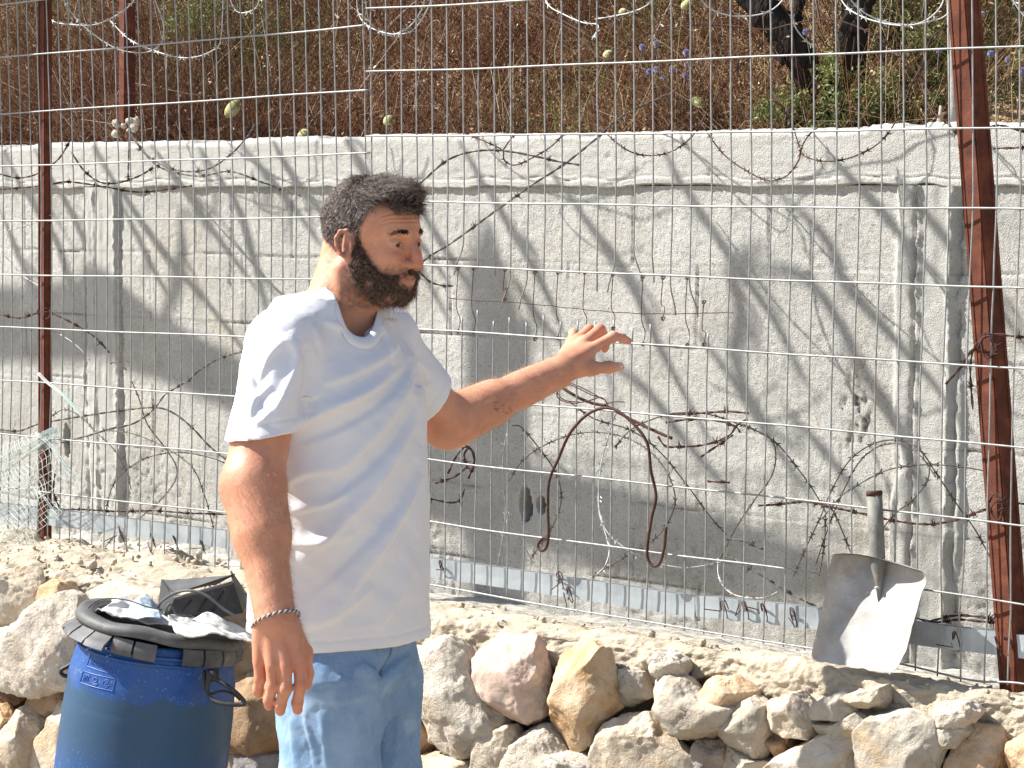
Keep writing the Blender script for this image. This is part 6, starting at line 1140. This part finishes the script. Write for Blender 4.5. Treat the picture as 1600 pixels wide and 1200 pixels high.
for i in range(22):
    a0 = 2 * pi * i / 22; r_ = np.random.default_rng(i + 2)
    if i in (17, 5): continue
    flare = .030 if 9 < i < 15 else .006; drp = .030 if 9 < i < 15 else .034; u = np.linspace(0, 1, 7); aa = a0 + u * (2 * pi / 22 - .028)
    hh = np.linspace(0, 1, 5); G = np.stack([LP(aa, -.014 - drp * q * (1 - .2 * r_.random()), .178 + flare * q + .003 * np.sin(q * pi) + .003 * r_.random()) for q in hh], 1); mb = MB(); mb.grid(G, flip=True); G2 = np.stack([LP(aa, -.014 - drp * q, .1765 + flare * q) for q in hh], 1); mb.grid(G2); mb.grid(np.stack([G[:, -1], G2[:, -1]], 1)); mb.grid(np.stack([G[0], G2[0]], 1)); mb.grid(np.stack([G[-1], G2[-1]], 1), flip=True); mb.build('skirt_tab', M['blk_dusty'], lid)
# black plastic box with open top lying on the lid
box = thing('plastic_box', 'open black plastic box tipped over on the drum lid', 'box', LP(0.9, .02, .08))
def Zp(x, y, z): return atz(x, y, z)
ZB = 4.62
Q = dict(a=Zp(252, 905, ZB + .10), b=Zp(336, 913, ZB + .16), c=Zp(363, 911, ZB + .0), d=Zp(378, 958, ZB + .01), e=Zp(262, 962, ZB - .06), f=Zp(272, 936, ZB - .05), g=Zp(247, 946, ZB + .03), h=Zp(345, 965, ZB - .02))
def plate(pts, th_, name, m='blk'):
    P = np.array(pts); n = np.cross(P[1] - P[0], P[2] - P[0]); n /= np.linalg.norm(n); V = np.concatenate([P, P + n * th_]); k = len(P); F = [np.array([list(range(k))[::-1]]), np.array([[i + k for i in range(k)]]), np.array([[i, (i + 1) % k, (i + 1) % k + k, i + k] for i in range(k)])]
    mb = MB(); mb.add(V, F); return mb.build(name, M[m], box, smooth=False)
plate([Q['f'], Q['c'], Q['d'], Q['h'], Q['e']], .003, 'front_panel'); plate([Q['a'], Q['b'], Q['c'] + np.array([0, .05, .012]), Q['f'] + np.array([-.01, .06, .0])], .003, 'back_panel', 'blk_dusty'); plate([Q['a'], Q['f'], Q['e'], Q['g']], .003, 'side_panel')
plate([Q['c'], Q['d'], Q['d'] + np.array([0, .12, .01]), Q['c'] + np.array([-.02, .12, .005])], .003, 'side_panel'); plate([Q['e'], Q['h'], Q['h'] + np.array([0, .13, 0]), Q['g'] + np.array([0, .03, 0])], .003, 'bottom_panel')
mb = MB(); mb.tube(np.array([Q['f'] + (Q['c'] - Q['f']) * k + np.array([0, -.003, .001]) for k in np.linspace(0, 1, 6)]), .0042, 8); mb.build('rim', M['blk_dusty'], box)
mb = MB()
for q in (.3, .6, .85): s0 = Q['f'] + (Q['c'] - Q['f']) * q + np.array([0, -.004, -.012]); s1 = Q['e'] + (Q['h'] - Q['e']) * q + np.array([0, -.003, .012]); mb.tube(np.stack([s0, (s0 + s1) / 2, s1]), .0018, 6)
mb.build('rib', M['blk'], box)
# rags
def rag(corner, name, label, m, amp, seed, nu=70, nv=50, th_=.0025, sag=None):
    """cloth from a grid of pixel+depth control points"""
    Cn = np.array(corner, float); a, b = Cn.shape[:2]; rows = np.stack([smooth_curve(Cn[i], nu) for i in range(a)]); G = np.stack([smooth_curve(rows[:, j], nv) for j in range(nu)], 1); P = atz(G[..., 0], G[..., 1], G[..., 2])
    flat = P.reshape(-1, 3); n = np.array([0, -.5, .86]); rg = 1 - 2 * np.abs(fbm(flat, 16, 2, seed)); flat = flat + n * (amp * rg + amp * .45 * fbm(flat, 45, 3, seed + 1))[:, None] + RT * (amp * .8 * fbm(flat, 20, 2, seed + 2))[:, None]; P = flat.reshape(P.shape)
    mb = MB(); mb.grid(P, flip=False); mb.grid(P - n * th_, flip=True); E = np.concatenate([P[0], P[1:, -1], P[-1, ::-1][1:], P[::-1, 0][1:]]); mb.grid(np.stack([E, E - n * th_], 1)); return tag(mb.build(name, M[m]), label, 'rag', 'rags on the drum lid')
M['rag_w'] = mat('rag_white', [(.3, (.46, .45, .42)), (.7, (.60, .59, .56))], 15, .9, [(600, .0006, .5), (60, .002, .5)], layers=[(14, .58, .7, (.33, .28, .2), .5)], spec=.1)
M['rag_b'] = mat('rag_blue', [(.3, (.32, .40, .47)), (.7, (.46, .53, .58))], 15, .9, [(500, .0006, .5)], spec=.1)
z0 = ZB
rag([[(152, 944, z0 + .05), (185, 936, z0 + .08), (225, 940, z0 + .08), (262, 956, z0 + .06)], [(150, 952, z0 - .02), (190, 952, z0 + .0), (230, 958, z0), (268, 970, z0 - .02)], [(160, 958, z0 - .07), (195, 964, z0 - .10), (235, 972, z0 - .10), (270, 980, z0 - .10)]], 'rag', 'crumpled grey cloth lying on the left of the drum lid', 'rag_w', .012, 3)
rag([[(197, 950, z0 + .0), (208, 934, z0 + .02), (232, 932, z0 + .02), (245, 946, z0 + .0)], [(196, 956, z0 - .05), (210, 944, z0 - .04), (232, 942, z0 - .03), (246, 954, z0 - .04)], [(200, 962, z0 - .09), (214, 966, z0 - .10), (236, 966, z0 - .1), (250, 968, z0 - .09)]], 'rag', 'small pale blue cloth folded in the middle of the drum lid', 'rag_b', .009, 8)
rag([[(262, 958, z0 - .06), (290, 960, z0 - .04), (330, 958, z0 - .02), (362, 972, z0 - .02), (396, 992, z0 - .0)], [(264, 972, z0 - .14), (290, 976, z0 - .15), (330, 974, z0 - .13), (365, 990, z0 - .10), (400, 1000, z0 - .08)], [(275, 992, z0 - .19), (295, 998, z0 - .20), (335, 993, z0 - .20), (365, 1000, z0 - .16), (400, 1004, z0 - .12)]], 'rag', 'stiff off white cloth hanging over the right edge of the drum lid', 'rag_w', .009, 12, th_=.004)
# cables
def cable(pts, r, label):
    C = smooth_curve(np.array(pts, float), 80); mb = MB(); mb.tube(atz(C[:, 0], C[:, 1], C[:, 2]), r, 8); return tag(mb.build('cable', M['blk_dusty']), label, 'cable', 'cables on the drum')
cable([(247, 948, z0 - .03), (255, 938, z0 - .08), (275, 926, z0 - .12), (300, 923, z0 - .14), (325, 932, z0 - .15), (350, 952, z0 - .15), (372, 966, z0 - .15), (392, 982, z0 - .14)], .0028, 'thick black cable looping over the plastic box')
cable([(262, 960, z0 - .10), (260, 952, z0 - .12), (266, 944, z0 - .12), (276, 960, z0 - .12), (300, 963, z0 - .10)], .0025, 'short black cable coiled against the front of the plastic box')
cable([(138, 950, z0 - .06), (150, 939, z0 - .08), (170, 935, z0 - .10), (200, 938, z0 - .11), (230, 948, z0 - .12), (252, 952, z0 - .11)], .0016, 'thin black cable arching over the cloths on the left')
# ------------------------------------------------------------ nylon netting bunched at the foot of the left post
M['net'] = mat('net', [(.3, (.36, .40, .38)), (.7, (.58, .61, .58))], 8, .6, spec=.3, layers=[(6, .52, .62, (.28, .46, .45), .6)])
def net():
    mb = MB(); r = np.random.default_rng(9)
    def sheet(quad, nu, nv, o0, o1, w=2.5, rr=.0007):
        q = np.array(quad, float); f = lambda u, v: (q[0] * (1 - u) * (1 - v) + q[1] * u * (1 - v) + q[2] * u * v + q[3] * (1 - u) * v)
        for i in range(nu):
            u = i / (nu - 1); pts = [f(u + .02 * sin(v * 9 + i * .3), v) + w * np.array([sin(v * 8 + u * 5), cos(v * 6 + u * 7)]) for v in np.linspace(0, 1, 14)]; C = np.array(pts); P = onp(C[:, 0], C[:, 1], np.linspace(o0, o1, 14) + .01 * np.sin(np.arange(14) + i * .2)); mb.tube(P, rr, 4)
        for j in range(nv):
            v = j / (nv - 1); pts = [f(u + .02 * sin(v * 9 + u * nu * .3), v) + w * np.array([sin(v * 8 + u * 5), cos(v * 6 + u * 7)]) for u in np.linspace(0, 1, 14)]; C = np.array(pts); P = onp(C[:, 0], C[:, 1], o0 + (o1 - o0) * v + .01 * np.sin(v * 13 + np.arange(14) * .2)); mb.tube(P, rr, 4)
    sheet([(-60, 730), (60, 672), (110, 745), (-40, 850)], 18, 9, -.02, -.05); sheet([(-60, 765), (45, 722), (95, 800), (10, 880)], 18, 14, -.04, -.09); sheet([(-60, 870), (20, 800), (75, 870), (-30, 930)], 13, 12, -.07, -.13); sheet([(0, 705), (85, 665), (90, 690), (-10, 745)], 8, 20, -.01, -.02)
    for pts in ([(60, 583), (75, 598), (100, 618), (122, 642), (130, 652)], [(58, 678), (75, 690), (92, 710), (105, 730), (112, 738)], [(48, 760), (68, 775), (85, 800), (95, 818)], [(60, 865), (75, 880), (85, 895)], [(55, 735), (45, 755), (40, 775)]):
        for k in range(3): C = smooth_curve(np.array(pts, float) + r.normal(size=2) * 1.2, 20); mb.tube(onp(C[:, 0], C[:, 1], -.03), .0016, 5)
    return tag(mb.build('netting', M['net']), 'tangled pale turquoise nylon netting bunched at the foot of the left post', 'netting')
net()
